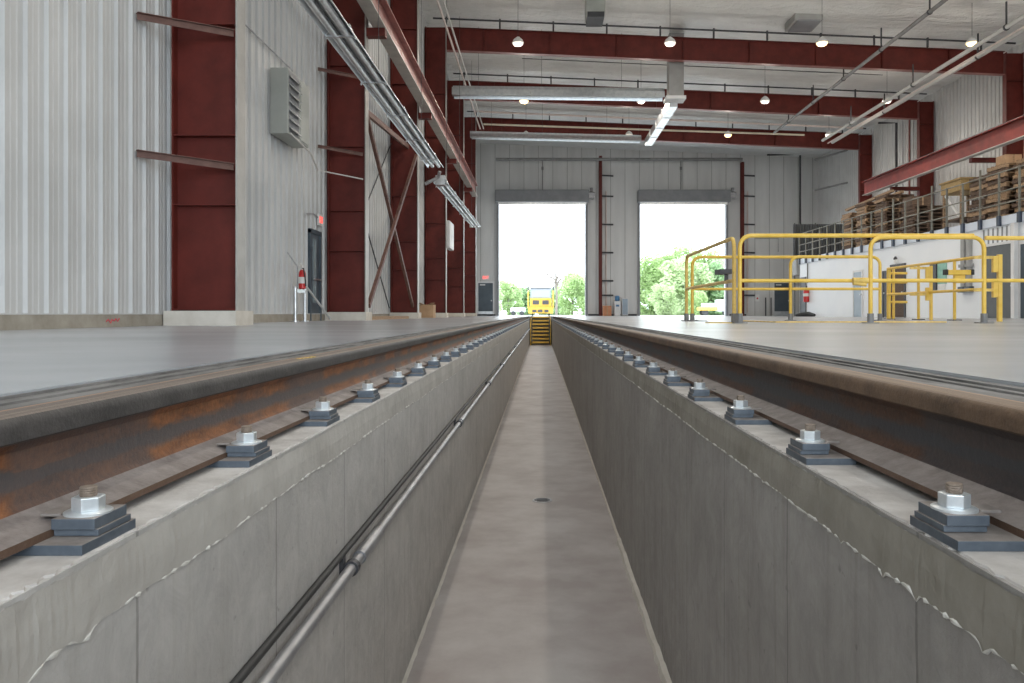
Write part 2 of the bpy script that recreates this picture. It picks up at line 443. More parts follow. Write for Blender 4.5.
w.add(vs, fs); struct(w, 'baseboard_pit_left', M['pier'], 'thin concrete bead at the foot of the left pit wall', 'bead')
# floor drain
t = thing('floor_drain', (.01, 6.7, ZP), 'small dark round drain cover set in the pit floor', 'drain')
m = MB(); m.lathe((.01, 6.7, ZP), [(.085, -.01), (.085, .004), (.07, .006)], 24); m.build('rim', M['conduit'], t)
m = MB(); m.lathe((.01, 6.7, ZP), [(.068, .002), (.068, .0075), (.05, .008)], 24)
for k in range(-2, 3): m.box((.01 - .045, 6.7 + k * .02 - .004, ZP + .006), (.01 + .045, 6.7 + k * .02 + .004, ZP + .0095))
m.build('grate', M['dark'], t)

# ------------------------------------------------------------------ rails
def rail_profile(c):
    h = .168; pr = [(.070, 0), (.070, .011), (.020, .026), (.0085, .040), (.008, .112), (.018, .124), (.0335, .131), (.0345, .150), (.0335, .158), (.029, .1645), (.020, .1675), (.0, .168)]
    right = [(c + a, b - .168) for a, b in pr]
    left = [(c - a, b - .168) for a, b in reversed(pr[:-1])]
    return right + left
for c, side, mt in ((GL - .0345, 'left', 'railL'), (GR + .0345, 'right', 'railR')):
    m = MB(); m.prism(rail_profile(c), 'y', YPS, YB + 40)
    o = m.build('railway_rail', M[mt], smooth=True)
    tag(o, {'left': 'rusty steel rail along the left edge of the pit', 'right': 'brown steel rail along the right edge of the pit'}[side], 'rail')
    if side == 'left':
        q = MB(); q.v = []
        for k in range(5):
            y = 2.36 + k * .025
            q.box((c + .002 + k * .003, y, .0), (c + .012 + k * .004, y + .022, .0008))
        tag(q.build('paint_mark', M['yellow'], o), 'small yellow paint mark')

# ------------------------------------------------------------------ rail clamps
def make_clamp(s, x, y, name, label, group, detail=True):
    """s=+1: clamp on the left ledge (pit towards +x); x = pit-side edge of the bottom plate"""
    if detail:
        t = thing(name, (x, y, ZL + .003), label, 'rail clamp', group)
        z0 = ZL + .003
        X = lambda a: x - s * a
        m = MB(); m.box((X(0), y, z0), (X(.105), y + .138, z0 + .0138), 0, 1); m.build('bottom_plate', [M['plate'], M['platetop']], t, bevel=.0008)
        m = MB(); m.box((X(.001), y + .040, z0 + .015), (X(.0615), y + .126, z0 + .0238), 0, 1); m.build('spacer_plate', [M['plate'], M['platetop']], t, bevel=.0006)
        m = MB(); m.box((X(.004), y + .036, z0 + .024), (X(.063), y + .120, z0 + .039), 0, 1)
        m.box((X(.0632), y + .058, z0 + .0365), (X(.092), y + .098, z0 + .0405), 1, 1); m.build('clip_plate', [M['plate'], M['platetop']], t, bevel=.001)
        bx, by, bz = X(.0325), y + .072, z0 + .039
        m = MB(); m.lathe((bx, by, bz), [(.031, 0), (.031, .003), (.028, .0045)], 28); m.build('washer', M['zinc'], t, smooth=True)
        m = MB()
        prof = [(bx + .0215 * math.cos(math.pi / 3 * k + .52 + .1), by + .0215 * math.sin(math.pi / 3 * k + .52 + .1)) for k in range(6)]
        m.prism(prof, 'z', bz + .0045, bz + .0235); m.build('hex_nut', M['zinc'], t, bevel=.0015)
        m = MB()
        pr = []
        for k in range(7): pr += [(.0115, .016 + k * .0032), (.0105, .0176 + k * .0032)]
        m.lathe((bx, by, bz), pr, 20); m.build('stud', M['studrust'], t, smooth=True)
        return t
    z0 = ZL + .003; X = lambda a: x - s * a; m = MB()
    m.box((X(0), y, z0), (X(.105), y + .138, z0 + .0138), 0, 1); m.box((X(.001), y + .040, z0 + .0138), (X(.0615), y + .126, z0 + .024), 0, 1)
    m.box((X(.004), y + .036, z0 + .024), (X(.063), y + .120, z0 + .039), 0, 1)
    bx, by, bz = X(.0325), y + .072, z0 + .039
    m.lathe((bx, by, bz), [(.028, 0), (.028, .004)], 14, 2)
    m.prism([(bx + .0215 * math.cos(math.pi / 3 * k + .5), by + .0215 * math.sin(math.pi / 3 * k + .5)) for k in range(6)], 'z', bz + .004, bz + .027, 2)
    m.lathe((bx, by, bz), [(.011, .02), (.011, .04)], 8, 3)
    o = m.build(name, [M['plate'], M['platetop'], M['zinc'], M['studrust']])
    return tag(o, label, 'rail clamp', group)
for s, x, y0, dy, side in ((1, PL - .008, 1.034, .594, 'left'), (-1, PR + .004, 1.053, .602, 'right')):
    base = far = None; k = 0; y = y0
    while y < 40.0:
        g = f'rail clamps on the {side} ledge'
        if k < 12:
            lab = f'{ORD[k]} bolted rail clamp from the near end of the {side} ledge' if k else f'nearest bolted rail clamp on the {side} ledge, largest of its row'
        else:
            lab = f'small rail clamp far along the {side} ledge, beyond the twelfth'
        if k < 20:
            if base is None: base = make_clamp(s, x, y, 'rail_clamp', lab, g)
            else: dup(base, (x, y, ZL + .003), lab, g)
        else:
            if far is None: far = make_clamp(s, x, y, 'rail_clamp', lab, g, False); off = far.location - Vector((x, y, 0))
            else:
                c = far.copy(); COL.objects.link(c); c.location = Vector((x, y, 0)) + off
        k += 1; y = y0 + dy * k

# ------------------------------------------------------------------ pit conduit
cx, cz = PL + .034, -.615
t = thing('wall_conduit', (cx, 0, cz), 'grey steel conduit running along the left pit wall', 'conduit')
m = MB(); m.cyl((cx, .8, cz), (cx, 41.0, cz), .0165, 16); m.build('pipe', M['conduit'], t, smooth=True)
for y in [2.40 + 3.05 * k for k in range(13)]:
    m = MB(); m.cyl((cx, y + .03, cz), (cx, y + .32, cz), .0215, 16); m.build('coupling', M['conduit'], t, smooth=True)
    m = MB(); m.cyl((cx, y - .08, cz), (cx, y - .05, cz), .023, 14); m.box((PL + .0005, y - .08, cz - .03), (PL + .012, y - .05, cz + .034)); m.build('strap', M['dark'], t)
m = MB(); m.cyl((PL + .012, .8, cz + .047), (PL + .012, 41.0, cz + .047), .0095, 10)
tag(m.build('electric_cable', M['black'], smooth=True), 'black cable clipped just above the conduit on the left pit wall', 'cable')

# ------------------------------------------------------------------ pit stairs
t = thing('pit_stairs', (-.02, 40.1, ZP), 'steep stairs with yellow nosings at the far end of the pit', 'stairs')
nst = 8; rise = -ZP / nst
for k in range(nst):
    z = ZP + rise * (k + 1); y = 40.1 + .2 * k
    m = MB(); m.box((-.44, y, z - .10), (.40, y + .23, z - .012), 1); m.box((-.44, y - .012, z - .09), (.40, y + .05, z), 0)
    tag(m.build('step', [M['yellow'], M['dark']], t), 'dark tread with yellow nosing')
for x in (-.47, .43):
    m = MB(); m.bar((x, 40.0, ZP + .1), (x, 41.7, -.02), .05, .22); m.build('stringer', M['dark'], t)
for x in (-.52, .48):
    m = MB(); m.tube([(x, 40.0, ZP), (x, 40.0, ZP + .95), (x, 40.1, ZP + 1.05), (x, 41.6, -.05 + .0), (x, 41.7, 0.0)], .022, 8); m.build('handrail', M['yellow'], t, smooth=True)

# ------------------------------------------------------------------ walls
def ribbed(x, s, y0, y1, z0, z1f, pitch=.29):
    """corrugated wall sheet at x, ribs towards s; top follows z1f"""
    prof = []
    y = y0
    while y < y1:
        prof += [(0, y), (0, y + .050), (.006, y + .060), (.006, y + .074), (0, y + .084), (0, y + .130), (.006, y + .140), (.006, y + .154), (0, y + .164), (0, y + .216), (.036, y + .226), (.036, y + .246), (0, y + .256)]
        y += pitch
    m = MB(); n = len(prof); z1 = z1f
    vs = [(x + s * a, b, z0) for a, b in prof] + [(x + s * a, b, z1) for a, b in prof]
    fs = [(i, i + 1, i + 1 + n, i + n) for i in range(n - 1)]
    m.add(vs, fs); return m
m = ribbed(XL, 1, YN, YB, .14, zceil(XL)); m.box((XL - .2, YN, 0), (XL - .05, YB, zceil(XL)))
struct(m, 'wall_left', M['siding'], 'ribbed white metal siding of the left side wall', 'wall')
m = ribbed(XR, -1, YN, YB, .14, zceil(XR)); m.box((XR + .05, YN, 0), (XR + .2, YB, zceil(XR)))
struct(m, 'wall_right', M['siding'], 'ribbed white metal siding of the right side wall', 'wall')
m = MB(); m.box((XL - .05, YN, 0), (XL + .06, YB, .128)); m.box((XL - .05, YN, .128), (XL + .064, YB, .14), 1)
o = struct(m, 'baseboard_left', [M['kerb'], M['siding']], 'concrete kerb under the left wall siding', 'kerb')
q = MB(); yk = lambda px: 4.37 * F / (CX - px)
xm = XL + .0605
pts = [(107, 321.5), (109, 319.5), (111.5, 323), (112.5, 319.5), (115, 321), (116.5, 318.8), (118.5, 321.2), (120, 318.6)]
q.tube([(xm, yk(a), H + (CY - b) * yk(a) / F) for a, b in pts], .008, 5)
tag(q.build('paint_mark', M['signred'], o), 'red spray paint scribble')

def endwall(name, y, t0, t1, doors, mat, label):
    m = MB(); xs = [XL - .2]
    ztp = 7.36
    edges = []
    for a, b in doors: edges += [a, b]
    cuts = [XL - .2] + edges + [XR + .2]
    for i in range(0, len(cuts), 2):
        a, b = cuts[i], cuts[i + 1]
        m.prism([(a, 0), (b, 0), (b, zceil(b)), (a, zceil(a))], 'y', y + t0, y + t1)
    for a, b in doors:
        m.prism([(a, ztp), (b, ztp), (b, zceil(b)), (a, zceil(a))], 'y', y + t0, y + t1)
    o = struct(m, name, mat, label, 'wall')
    return o
DO = [(-2.76, 2.90), (6.52, 12.11)]
ob = endwall('wall_back', YB, 0, .25, DO, M['backpanel'], 'pale grey panelled end wall with two big open doorways')
endwall('wall_front', YN, -.25, 0, [(-4.2, 4.6), (5.6, 17.0)], M['backpanel'], 'panelled end wall behind the camera with open doorways')
m = MB()
for k in range(24):
    x = XL + .45 + k * .95
    if any(a - .05 < x < b + .05 for a, b in DO): m.box((x, YB - .012, 8.25), (x + .035, YB, zceil(x)))
    else: m.box((x, YB - .012, 0), (x + .035, YB, zceil(x)))
m.build('panel_joint', M['seam'], ob)
m = MB(); 
for a, b in ((XL, -3.0), (3.1, 6.3), (12.4, 13.5)): m.box((a, YB - .06, 0), (b, YB, .12))
struct(m, 'baseboard_back', M['dark'], 'dark base strip along the end wall', 'baseboard')

# ceiling with sag between purlins
m = MB(); ny = 320; nx = 24; vs = []; fs = []
for j in range(ny + 1):
    y = YN + (YB + .2 - YN) * j / ny
    ph = (y % 1.7) / 1.7
    for i in range(nx + 1):
        x = XL - .2 + (XR - XL + .4) * i / nx
        vs.append((x, y, zceil(x) - .07 * math.sin(math.pi * ph) + random.uniform(-.006, .006)))
for j in range(ny):
    for i in range(nx):
        a = j * (nx + 1) + i; fs.append((a, a + 1, a + nx + 2, a + nx + 1))
m.add(vs, fs)
m2 = MB(); m2.v, m2.f, m2.mi = m.v, m.f, m.mi
m2.prism([(XL - .2, zceil(XL) + .05), (XR + .2, zceil(XR) + .05), (XR + .2, zceil(XR) + .2), (XL - .2, zceil(XL) + .2)], 'y', YN, YB + .3)
oc = struct(m2, 'ceiling', M['ceiling'], 'sloping roof underside lined with wrinkled white insulation', 'ceiling')

# ------------------------------------------------------------------ steel frames
colL = {}
names_col = {0: 'nearest', 1: 'second', 2: 'third', 3: 'fourth', 4: 'fifth', 5: 'farthest'}
def left_column(y, label):
    t = thing('steel_column', (XL + .45, y, 0), label, 'column', 'red columns along the left wall')
    x0, x1 = XL + .05, -3.585
    zt = ztop(x0)
    m = MB(); m.box((x0 + .03, y - .28, 0), (x1 + .06, y + .28, .17)); tag(m.build('pier', M['pier'], t), 'concrete pier')
    m = MB(); m.box((x0, y - .006, .17), (x1, y + .006, zt)); m.build('web', M['redmat'], t)
    m = MB(); m.box((x1, y - .13, .17), (x1 + .02, y + .13, zt)); tag(m.build('inner_flange', M['paleflange'], t), 'pale grey inner flange')
    m = MB(); m.box((x0 + .05, y - .12, .17), (x0 + .07, y + .12, zt)); m.build('outer_flange', M['redmat'], t)
    for z in (.19, 1.42, 2.24, 3.55, 5.2, 6.8, 8.4):
        m = MB(); m.box((x0 + .07, y - .11, z - .008), (x1, y + .11, z + .008)); m.build('stiffener', M['redmat'], t)
    return t
lefts = []
labs = ['broad red steel column, nearest on the left wall', 'second red steel column on the left wall, beside the exit door',
        'third red steel column on the left wall, at the far foot of the cross bracing', 'fourth red steel column on the left wall, with a cardboard box behind it',
        'fifth red steel column on the left wall, under the white box', 'farthest red steel column on the left, next to the grey door']
for k in range(6):
    y = 9.4 + 6.8 * k
    if k == 0: c0 = left_column(y, labs[0])
    else: dup(c0, (XL + .45, y, 0), labs[k])
def right_column(y, label, zb=3.0):
    t = thing('steel_column', (XR - .4, y, zb), label, 'column', 'red columns along the right wall')
    x0, x1 = XR - .06, 17.5; zt = ztop(x0)
    m = MB(); m.box((x1, y - .006, zb), (x0, y + .006, zt)); m.build('web', M['redmat'], t)
    m = MB(); m.box((x1 - .02, y - .13, zb), (x1, y + .13, zt)); m.build('inner_flange', M['redmat'], t)
    m = MB(); m.box((x0 - .07, y - .12, zb), (x0 - .05, y + .12, zt)); m.build('outer_flange', M['redmat'], t)
    for z in (4.6, 6.9, 8.9):
        m = MB(); m.box((x1, y - .11, z - .008), (x0 - .07, y + .11, z + .008)); m.build('stiffener', M['redmat'], t)
    return t
r0 = right_column(29.8, 'dark red steel column at the right edge of the picture, nearest on the right wall')
dup(r0, (XR - .4, 36.6, 3.0), 'middle dark red steel column on the right wall above the pallets')
right_column(43.4, 'farthest dark red steel column on the right wall at the runway end', 0.0)

def rafter(y, label):
    xa, xb = -3.555, 17.44
    t = thing('roof_beam', ((xa + xb) / 2, y, ztop(7) - .85), label, 'beam', 'red roof beams')
    sl = lambda off: [(xa, ztop(xa) + off), (xb, ztop(xb) + off)]
    def strip(o0, o1, hy):
        (a, za), (b, zb) = sl(o0); m = MB()
        m.prism([(a, za), (b, zb), (b, zb + o1 - o0), (a, za + o1 - o0)], 'y', y - hy, y + hy); return m
    strip(-.84, 0, .006).build('web', M['redmat'], t)
    strip(0, .016, .12).build('top_flange', M['redmat'], t)
    strip(-.856, -.84, .12).build('bottom_flange', M['redpale'], t)
    for k in range(8):
        x = xa + 1.4 + k * 2.5
        m = MB(); m.box((x - .006, y - .1, ztop(x) - .84), (x + .006, y + .1, ztop(x))); m.build('stiffener', M['redmat'], t)
    return t
b0 = rafter(29.8, 'nearest red roof beam across the hall, behind the front lamps')
dup(b0, b0.location + Vector((0, 6.8, 0)), 'middle red roof beam across the hall, behind the front cross duct')
dup(b0, b0.location + Vector((0, 13.6, 0)), 'farthest red roof beam across the hall, by the end wall')
# dark gas line on the roof beams
def gasline(y, label):
    t = thing('hanging_pipe', (7, y, ztop(7) + .1), label, 'pipe', 'dark pipes on the roof beams')
    m = MB(); m.cyl((XL + .4, y, ztop(XL + .4) + .27), (XR - .5, y, ztop(XR - .5) + .27), .033, 10); m.build('pipe', M['dark'], t, smooth=True)
    for k in range(11):
        x = XL + .9 + k * 2.0
        m = MB(); m.box((x - .03, y - .03, ztop(x) - .02), (x + .03, y + .03, ztop(x) + .34)); m.build('bracket', M['dark'], t)
    return t
g0 = gasline(29.55, 'dark pipe on short brackets along the top of the nearest roof beam')
dup(g0, g0.location + Vector((0, 6.8, 0)), 'dark pipe on short brackets along the top of the middle roof beam')
dup(g0, g0.location + Vector((0, 13.6, 0)), 'dark pipe on short brackets along the top of the farthest roof beam')

# flange braces on the columns
def angle_bar(p, q, name, label, cat, mat, size=.07, group=None):
    m = MB(); p = Vector(p); q = Vector(q)
    m.bar(p, q, size, .008); m.bar(p + Vector((0, 0, -size / 2)), q + Vector((0, 0, -size / 2)), .008, size)
    return tag(m.build(name, mat), label, cat, group)
angle_bar((XL + .03, 8.62, 3.42), (-3.62, 9.30, 3.47), 'flange_brace', 'upper brown angle brace from the near siding to the nearest red column', 'brace', M['brace'], .075, 'flange braces')
angle_bar((XL + .03, 8.62, 1.92), (-3.62, 9.30, 1.90), 'flange_brace', 'lower brown angle brace from the near siding to the nearest red column', 'brace', M['brace'], .075, 'flange braces')
angle_bar((XL + .05, 15.55, 4.98), (-3.62, 16.05, 4.95), 'flange_brace', 'upper dark brace between the left wall and the second red column', 'brace', M['brace'], .06, 'flange braces')
angle_bar((XL + .05, 15.55, 3.46), (-3.62, 16.05, 3.40), 'flange_brace', 'lower dark brace between the left wall and the second red column', 'brace', M['brace'], .06, 'flange braces')
# cross bracing between second and third left columns
def brace(p, q, label, w=.1):
    m = MB(); m.bar(p, q, .07, w); return tag(m.build('cross_brace', M['brace']), label, 'brace', 'cross bracing on the left wall')
xb = -3.70
brace((xb, 16.4, 4.6), (xb, 22.8, .35), 'dark brown diagonal brace falling away from the second red column')
brace((xb + .1, 22.8, 4.7), (xb + .1, 16.5, .30), 'brown diagonal brace rising from the foot of the second red column')
brace((xb - .14, 16.35, 4.50), (xb - .14, 22.8, 4.95), 'brown strut joining the second and third red columns above the cross', .13)
m = MB(); m.cyl((XL + .1, 16.6, 4.3), (XL + .1, 22.6, .3), .018, 6); tag(m.build('brace_shadow', M['dark']), 'thin dark bar standing in for a brace shadow on the siding falling away from the camera', 'shadow bar')  # shadow of the cross bracing on the siding, built as a dark bar
m = MB(); m.cyl((XL + .15, 16.6, .9), (XL + .15, 22.6, 5.0), .018, 6); tag(m.build('brace_shadow', M['dark']), 'thin dark bar standing in for a brace shadow on the siding rising away from the camera', 'shadow bar')  # the other brace shadow, likewise a dark bar on the wall
# strip below braces: low kerb board at floor
m = MB(); m.box((-4.2, 16.9, 0), (-3.75, 22.4, .07)); tag(m.build('timber_board', M['wood']), 'pale timber lying on the floor under the cross bracing', 'timber')

# white wall posts and conduits between left columns
def vpipe(px, x, z0, z1, r, mat, label, name='wall_conduit', cat='conduit'):
    y = x * F / (px - CX)
    m = MB(); m.cyl((x, y, z0), (x, y, z1), r, 10); return tag(m.build(name, M[mat], smooth=True), label, cat)
# white heater box on fifth column
t = thing('wall_box', (-3.55, 30.7, 2.64), 'white wall box hung behind the fourth red column', 'box')
m = MB(); m.box((-3.66, 29.95, 2.64), (-3.46, 31.4, 3.68)); m.build('casing', M['whiteframe'], t, bevel=.02)
m = MB(); m.box((-3.46, 30.05, 2.72), (-3.45, 31.3, 3.6)); m.build('front_panel', M['label'], t)
# cardboard box
t = thing('cardboard_box', (-4.0, 28.6, 0), 'brown cardboard box on the floor between the red columns', 'box')
m = MB(); m.box((-4.30, 27.9, 0), (-3.80, 28.5, .46)); m.build('carton', M['card'], t)
m = MB(); m.bar((-4.18, 27.88, .46), (-4.3, 27.80, .52), .24, .006); m.bar((-3.93, 27.88, .46), (-3.8, 27.80, .52), .24, .006); m.build('flap', M['wood'], t)

# louvre box on the left wall
t = thing('wall_louver', (XL + .2, 12.8, 3.08), 'grey louvred ventilation hood high on the left wall', 'vent hood')
xo = -4.10
m = MB(); m.box((XL + .05, 12.8, 3.06), (xo, 13.95, 4.13)); m.build('casing', M['ductgrey'], t, bevel=.01)
m = MB(); m.box((xo, 12.84, 3.1), (xo + .006, 13.38, 4.1)); m.build('opening', M['greypaint'], t)
for k in range(7):
    z = 3.16 + k * .14
    m = MB(); m.bar((xo + .03, 12.86, z), (xo + .03, 13.36, z), .085, .012, up=(.75, 0, .66)); m.build('louver_blade', M['galv'], t)
m = MB(); m.box((xo, 13.43, 3.09), (xo + .012, 13.92, 4.1)); m.build('side_panel', M['ductgrey'], t)
m = MB(); m.tube([(xo + .02, 12.86, 3.07), (xo + .02, 14.0, 2.98), (-4.3, 15.2, 2.9), (-3.62, 16.05, 2.87)], .014, 8)
tag(m.build('sensing_line', M['whitepipe'], smooth=True), 'thin white pipe from the ventilation hood to the second red column', 'pipe')
m = MB(); m.tube([(XL + .06, 9.9, 4.42), (XL + .06, 13.9, 4.42), (XL + .06, 13.9, 4.15)], .012, 6)
tag(m.build('wall_conduit', M['conduit'], smooth=True), 'thin grey conduit on the siding above the ventilation hood', 'conduit')

# left exit door
t = tag(D.objects.new('door_1', None), 'narrow dark exit door in the left siding', 'door', kind='structure'); COL.objects.link(t); t.location = (XL, 15.4, 0)
m = MB(); m.box((XL - .02, 14.98, 0), (XL + .07, 15.05, 1.74)); m.box((XL - .02, 15.66, 0), (XL + .07, 15.74, 1.74)); m.box((XL - .02, 14.98, 1.68), (XL + .07, 15.74, 1.76)); m.build('frame', M['slate'], t)
m = MB(); m.box((XL - .02, 15.05, 0), (XL + .05, 15.66, 1.68)); lf = m.build('leaf', M['slate'], t)
m = MB(); m.box((XL + .05, 15.2, .35), (XL + .056, 15.42, 1.58)); m.build('pane', M['glass'], lf)
m = MB(); m.cyl((XL + .09, 15.12, .8), (XL + .09, 15.6, .8), .018, 8); m.build('push_bar', M['galv'], lf)
t = thing('exit_sign', (XL + .1, 15.95, 1.95), 'red glowing exit sign above the left exit door', 'sign')
m = MB(); m.box((XL + .05, 15.5, 1.88), (XL + .09, 15.75, 2.10)); m.build('housing', M['label'], t)
m = MB()
def letters(m, txt, org, ux, uz, h, wd, th, nrm):
    seg = {'E': [((0, 0), (0, 1)), ((0, 0), (1, 0)), ((0, .5), (.8, .5)), ((0, 1), (1, 1))], 'X': [((0, 0), (1, 1)), ((0, 1), (1, 0))], 'I': [((.5, 0), (.5, 1))], 'T': [((.5, 0), (.5, 1)), ((0, 1), (1, 1))]}
    o = Vector(org); ux = Vector(ux); uz = Vector(uz)
    for i, ch in enumerate(txt):
        b = o + ux * (i * wd * 1.35)
        for (a, c), (d_, e) in seg[ch]:
            m.bar(b + ux * a * wd + uz * c * h, b + ux * d_ * wd + uz * e * h, th, .004 if False else th, up=nrm)
letters(m, 'EXIT', (XL + .094, 15.535, 1.93), (0, 1, 0), (0, 0, 1), .12, .036, .012, (1, 0, 0))
tag(m.build('lettering', M['exitlit'], t), 'red EXIT letters')
m = MB(); m.tube([(XL + .06, 14.75, 2.0), (XL + .06, 15.2, 2.06), (XL + .06, 15.7, 2.0)], .012, 6); tag(m.build('wall_conduit', M['conduit']), 'short bent conduit above the left exit door', 'conduit')
# fire extinguisher on post by the door
t = thing('extinguisher_post', (-4.2, 13.8, 0), 'pair of grey posts by the left exit door under the extinguisher', 'post')
for yy in (13.5, 14.05):
    m = MB(); m.cyl((-4.2, yy, 0), (-4.2, yy, .60), .03, 10); m.cyl((-4.2, yy, 0), (-4.2, yy, .015), .07, 12); m.build('post', M['galv'], t, smooth=True)
m = MB(); m.bar((-4.2, 13.5, .53), (-4.2, 14.05, .53), .03, .06); m.build('crossbar', M['galv'], t)
m = MB(); m.bar((-4.25, 13.25, 1.16), (-4.25, 13.8, .95), .014, .014); m.bar((-4.25, 13.8, .95), (-4.25, 13.8, .5), .014, .014); m.build('hook', M['conduit'], t)
ey, ez = 13.8, .565
t = thing('fire_extinguisher', (-4.17, ey, ez), 'red fire extinguisher on the posts beside the left exit door', 'fire extinguisher')
m = MB(); m.lathe((-4.17, ey, ez), [(.04, 0), (.062, .015), (.062, .27), (.045, .315), (.025, .34)], 18); m.build('cylinder', M['red'], t, smooth=True)
m = MB(); m.lathe((-4.17, ey, ez), [(.0635, .10), (.0635, .21)], 18); m.build('label_band', M['label'], t, smooth=True)
m = MB(); m.lathe((-4.17, ey, ez), [(.02, .34), (.02, .38)], 10); m.bar((-4.17, ey, ez + .38), (-4.17, ey - .1, ez + .42), .025, .012); m.bar((-4.17, ey, ez + .39), (-4.17, ey - .1, ez + .45), .025, .01); m.build('valve', M['label'], t)
m = MB(); m.tube([(-4.17, ey, ez + .36), (-4.12, ey - .1, ez + .36), (-4.09, ey - .1, ez + .2), (-4.09, ey - .07, ez + .05)], .012, 6); m.build('hose', M['black'], t)
m = MB(); m.bar((-4.2, 14.2, .60), (-3.98, 14.95, .03), .025, .03); tag(m.build('prop_bar', M['galv']), 'thin grey bar leaning on the left exit door', 'bar')

# ------------------------------------------------------------------ radiant heaters (left pair, cross pair, right)
def heater(p, q, label, w=.42, group=None, hang=True, tall=.9):
    p, q = Vector(p), Vector(q); d = (q - p).normalized()
    t = thing('hanging_heater', (p + q) / 2, label, 'heater', group)
    r = d.cross(Vector((0, 0, 1))).normalized(); up = r.cross(d)
    prof = [(-.5, -.12), (-.42, .05), (-.2, .16), (.2, .16), (.42, .05), (.5, -.12), (.48, -.13), (.4, .03), (.19, .145), (-.19, .145), (-.4, .03), (-.48, -.13)]
    m = MB(); n = len(prof); vs = []
    for c in (p, q):
        for a, b in prof: vs.append(c + r * a * w + up * b * w * tall)
    fs = [(i, (i + 1) % n, (i + 1) % n + n, i + n) for i in range(n)] + [tuple(range(n)), tuple(range(2 * n - 1, n - 1, -1))]
    m.add(vs, fs); m.build('reflector', M['alum'], t)
    for s in (-.2, .2):
        m = MB(); m.cyl(p + r * s * w - up * .01 + d * .05, q + r * s * w - up * .01 - d * .05, .05 * w / .42, 12); m.build('tube', M['galv'], t, smooth=True)
    L = (q - p).length; k = 0
    while k * 2.4 + .6 < L:
        c = p + d * (k * 2.4 + .6); m = MB()
        m.bar(c - r * w * .5 - up * .06, c + r * w * .5 - up * .06, .05, .02)
        m.bar(c - r * w * .51 - up * .1, c - r * w * .3 + up * .13, .05, .02); m.bar(c + r * w * .51 - up * .1, c + r * w * .3 + up * .13, .05, .02)
        m.build('hanger_clip', M['galv'], t); k += 1
    if hang:
        for f in (.12, .42, .8):
            c = p + (q - p) * f; m = MB(); m.cyl(c + up * .15 * w, (c.x, c.y, zceil(c.x) - .1), .006, 5); m.build('chain', M['dark'], t)
    c = p + d * .1; m = MB(); m.box(c - Vector((.14, .14, .14)) + up * .03, c + Vector((.14, .14, .14)) + up * .03); m.build('burner_box', M['galv'], t)
    return t
heater((-3.05, 9.0, 4.40), (-3.05, 22.9, 4.42), 'long shiny tube heater nearest along the left wall', .46)
heater((-3.05, 23.9, 4.15), (-3.05, 37.5, 4.28), 'shiny tube heater farther along the left wall, past the elbow', .42)
m = MB(); m.tube([(-3.45, 23.5, 4.0), (-3.2, 23.5, 4.12), (-3.05, 23.5, 4.2), (-3.0, 23.4, 4.35)], .05, 10); tag(m.build('vent_elbow', M['conduit'], smooth=True), 'white elbow pipe between the two left wall heaters', 'pipe')
m = MB(); m.tube([(-3.4, 37.6, 4.3), (-3.0, 37.6, 4.3)], .06, 10); tag(m.build('vent_elbow', M['whitepipe'], smooth=True), 'white pipe stub at the far end of the left heaters', 'pipe')
heater((-3.4, 30.6, 8.72), (4.75, 30.6, 8.62), 'front cross tube heater hung below the roof between beams', .62, tall=2.2)
heater((-3.4, 38.4, 8.82), (4.85, 38.4, 8.62), 'rear cross tube heater hung before the far beam', .5, tall=2.2)
# trunk duct joining them
t = thing('ceiling_duct', (5.15, 34, 8.4), 'square galvanised duct joining the two cross heaters with a flue to the roof', 'duct')
m = MB(); m.box((5.0, 30.9, 8.22), (5.34, 38.0, 8.55)); m.build('trunk', M['galv'], t)
m = MB(); m.box((4.92, 30.3, 8.5), (5.48, 30.9, zceil(5.2) - .12)); m.build('flue', M['seam'], t)
m = MB(); m.box((4.8, 30.25, 8.38), (5.56, 30.95, 8.5)); m.build('collar', M['whiteframe'], t)
for yy in (32.6, 34.4, 36.2): 
    m = MB(); m.box((4.98, yy, 8.2), (5.36, yy + .05, 8.57)); m.build('joint', M['galv'], t)
# right long pipes
def pipe_run(pts, r, mat, label, hang=None, name='hanging_pipe', cat='pipe', group=None):
    t = thing(name, pts[0], label, cat, group)
    m = MB(); m.tube(pts, r, 10); m.build('pipe', M[mat], t, smooth=True)
    if hang:
        for f in hang:
            p = Vector(pts[0]).lerp(Vector(pts[-1]), f); m = MB(); m.box((p.x - .02, p.y - .02, p.z), (p.x + .02, p.y + .02, min(p.z + .75, zceil(p.x) - .1))); m.cyl((p.x, p.y - .03, p.z), (p.x, p.y + .03, p.z), r * 1.35, 10); m.build('hanger', M['dark'], t)
    return t
pipe_run([(13.62, 15, 8.52), (13.62, 38.2, 8.52)], .07, 'whitepipe', 'upper white pipe of the long pair under the right roof', (.35, .6, .85))
pipe_run([(14.02, 15, 8.38), (14.02, 38.0, 8.38)], .07, 'whitepipe', 'outer white pipe of the long pair under the right roof', (.45, .75))
pipe_run([(13.8, 15, 8.34), (13.8, 38.0, 8.34)], .03, 'pinkpipe', 'thin pinkish pipe between the white pair under the right roof')
pipe_run([(11.7, 17, 9.22), (11.7, 39.6, 9.22)], .065, 'greypipe', 'dark grey pipe hung below the roof right of centre', (.3, .45, .6, .75, .9))
pipe_run([(-3.0, 17, 9.2), (-3.0, 38.9, 9.25)], .035, 'pinkpipe', 'left thin pinkish pipe running under the roof towards the far wall')
pipe_run([(-2.83, 17, 9.2), (-2.83, 38.9, 9.25)], .03, 'whitepipe', 'right thin white pipe running under the roof towards the far wall')
pipe_run([(-3.1, 42.6, 10.36), (14.2, 42.6, 9.78)], .05, 'creampipe', 'cream pipe crossing the hall in front of the farthest beam')
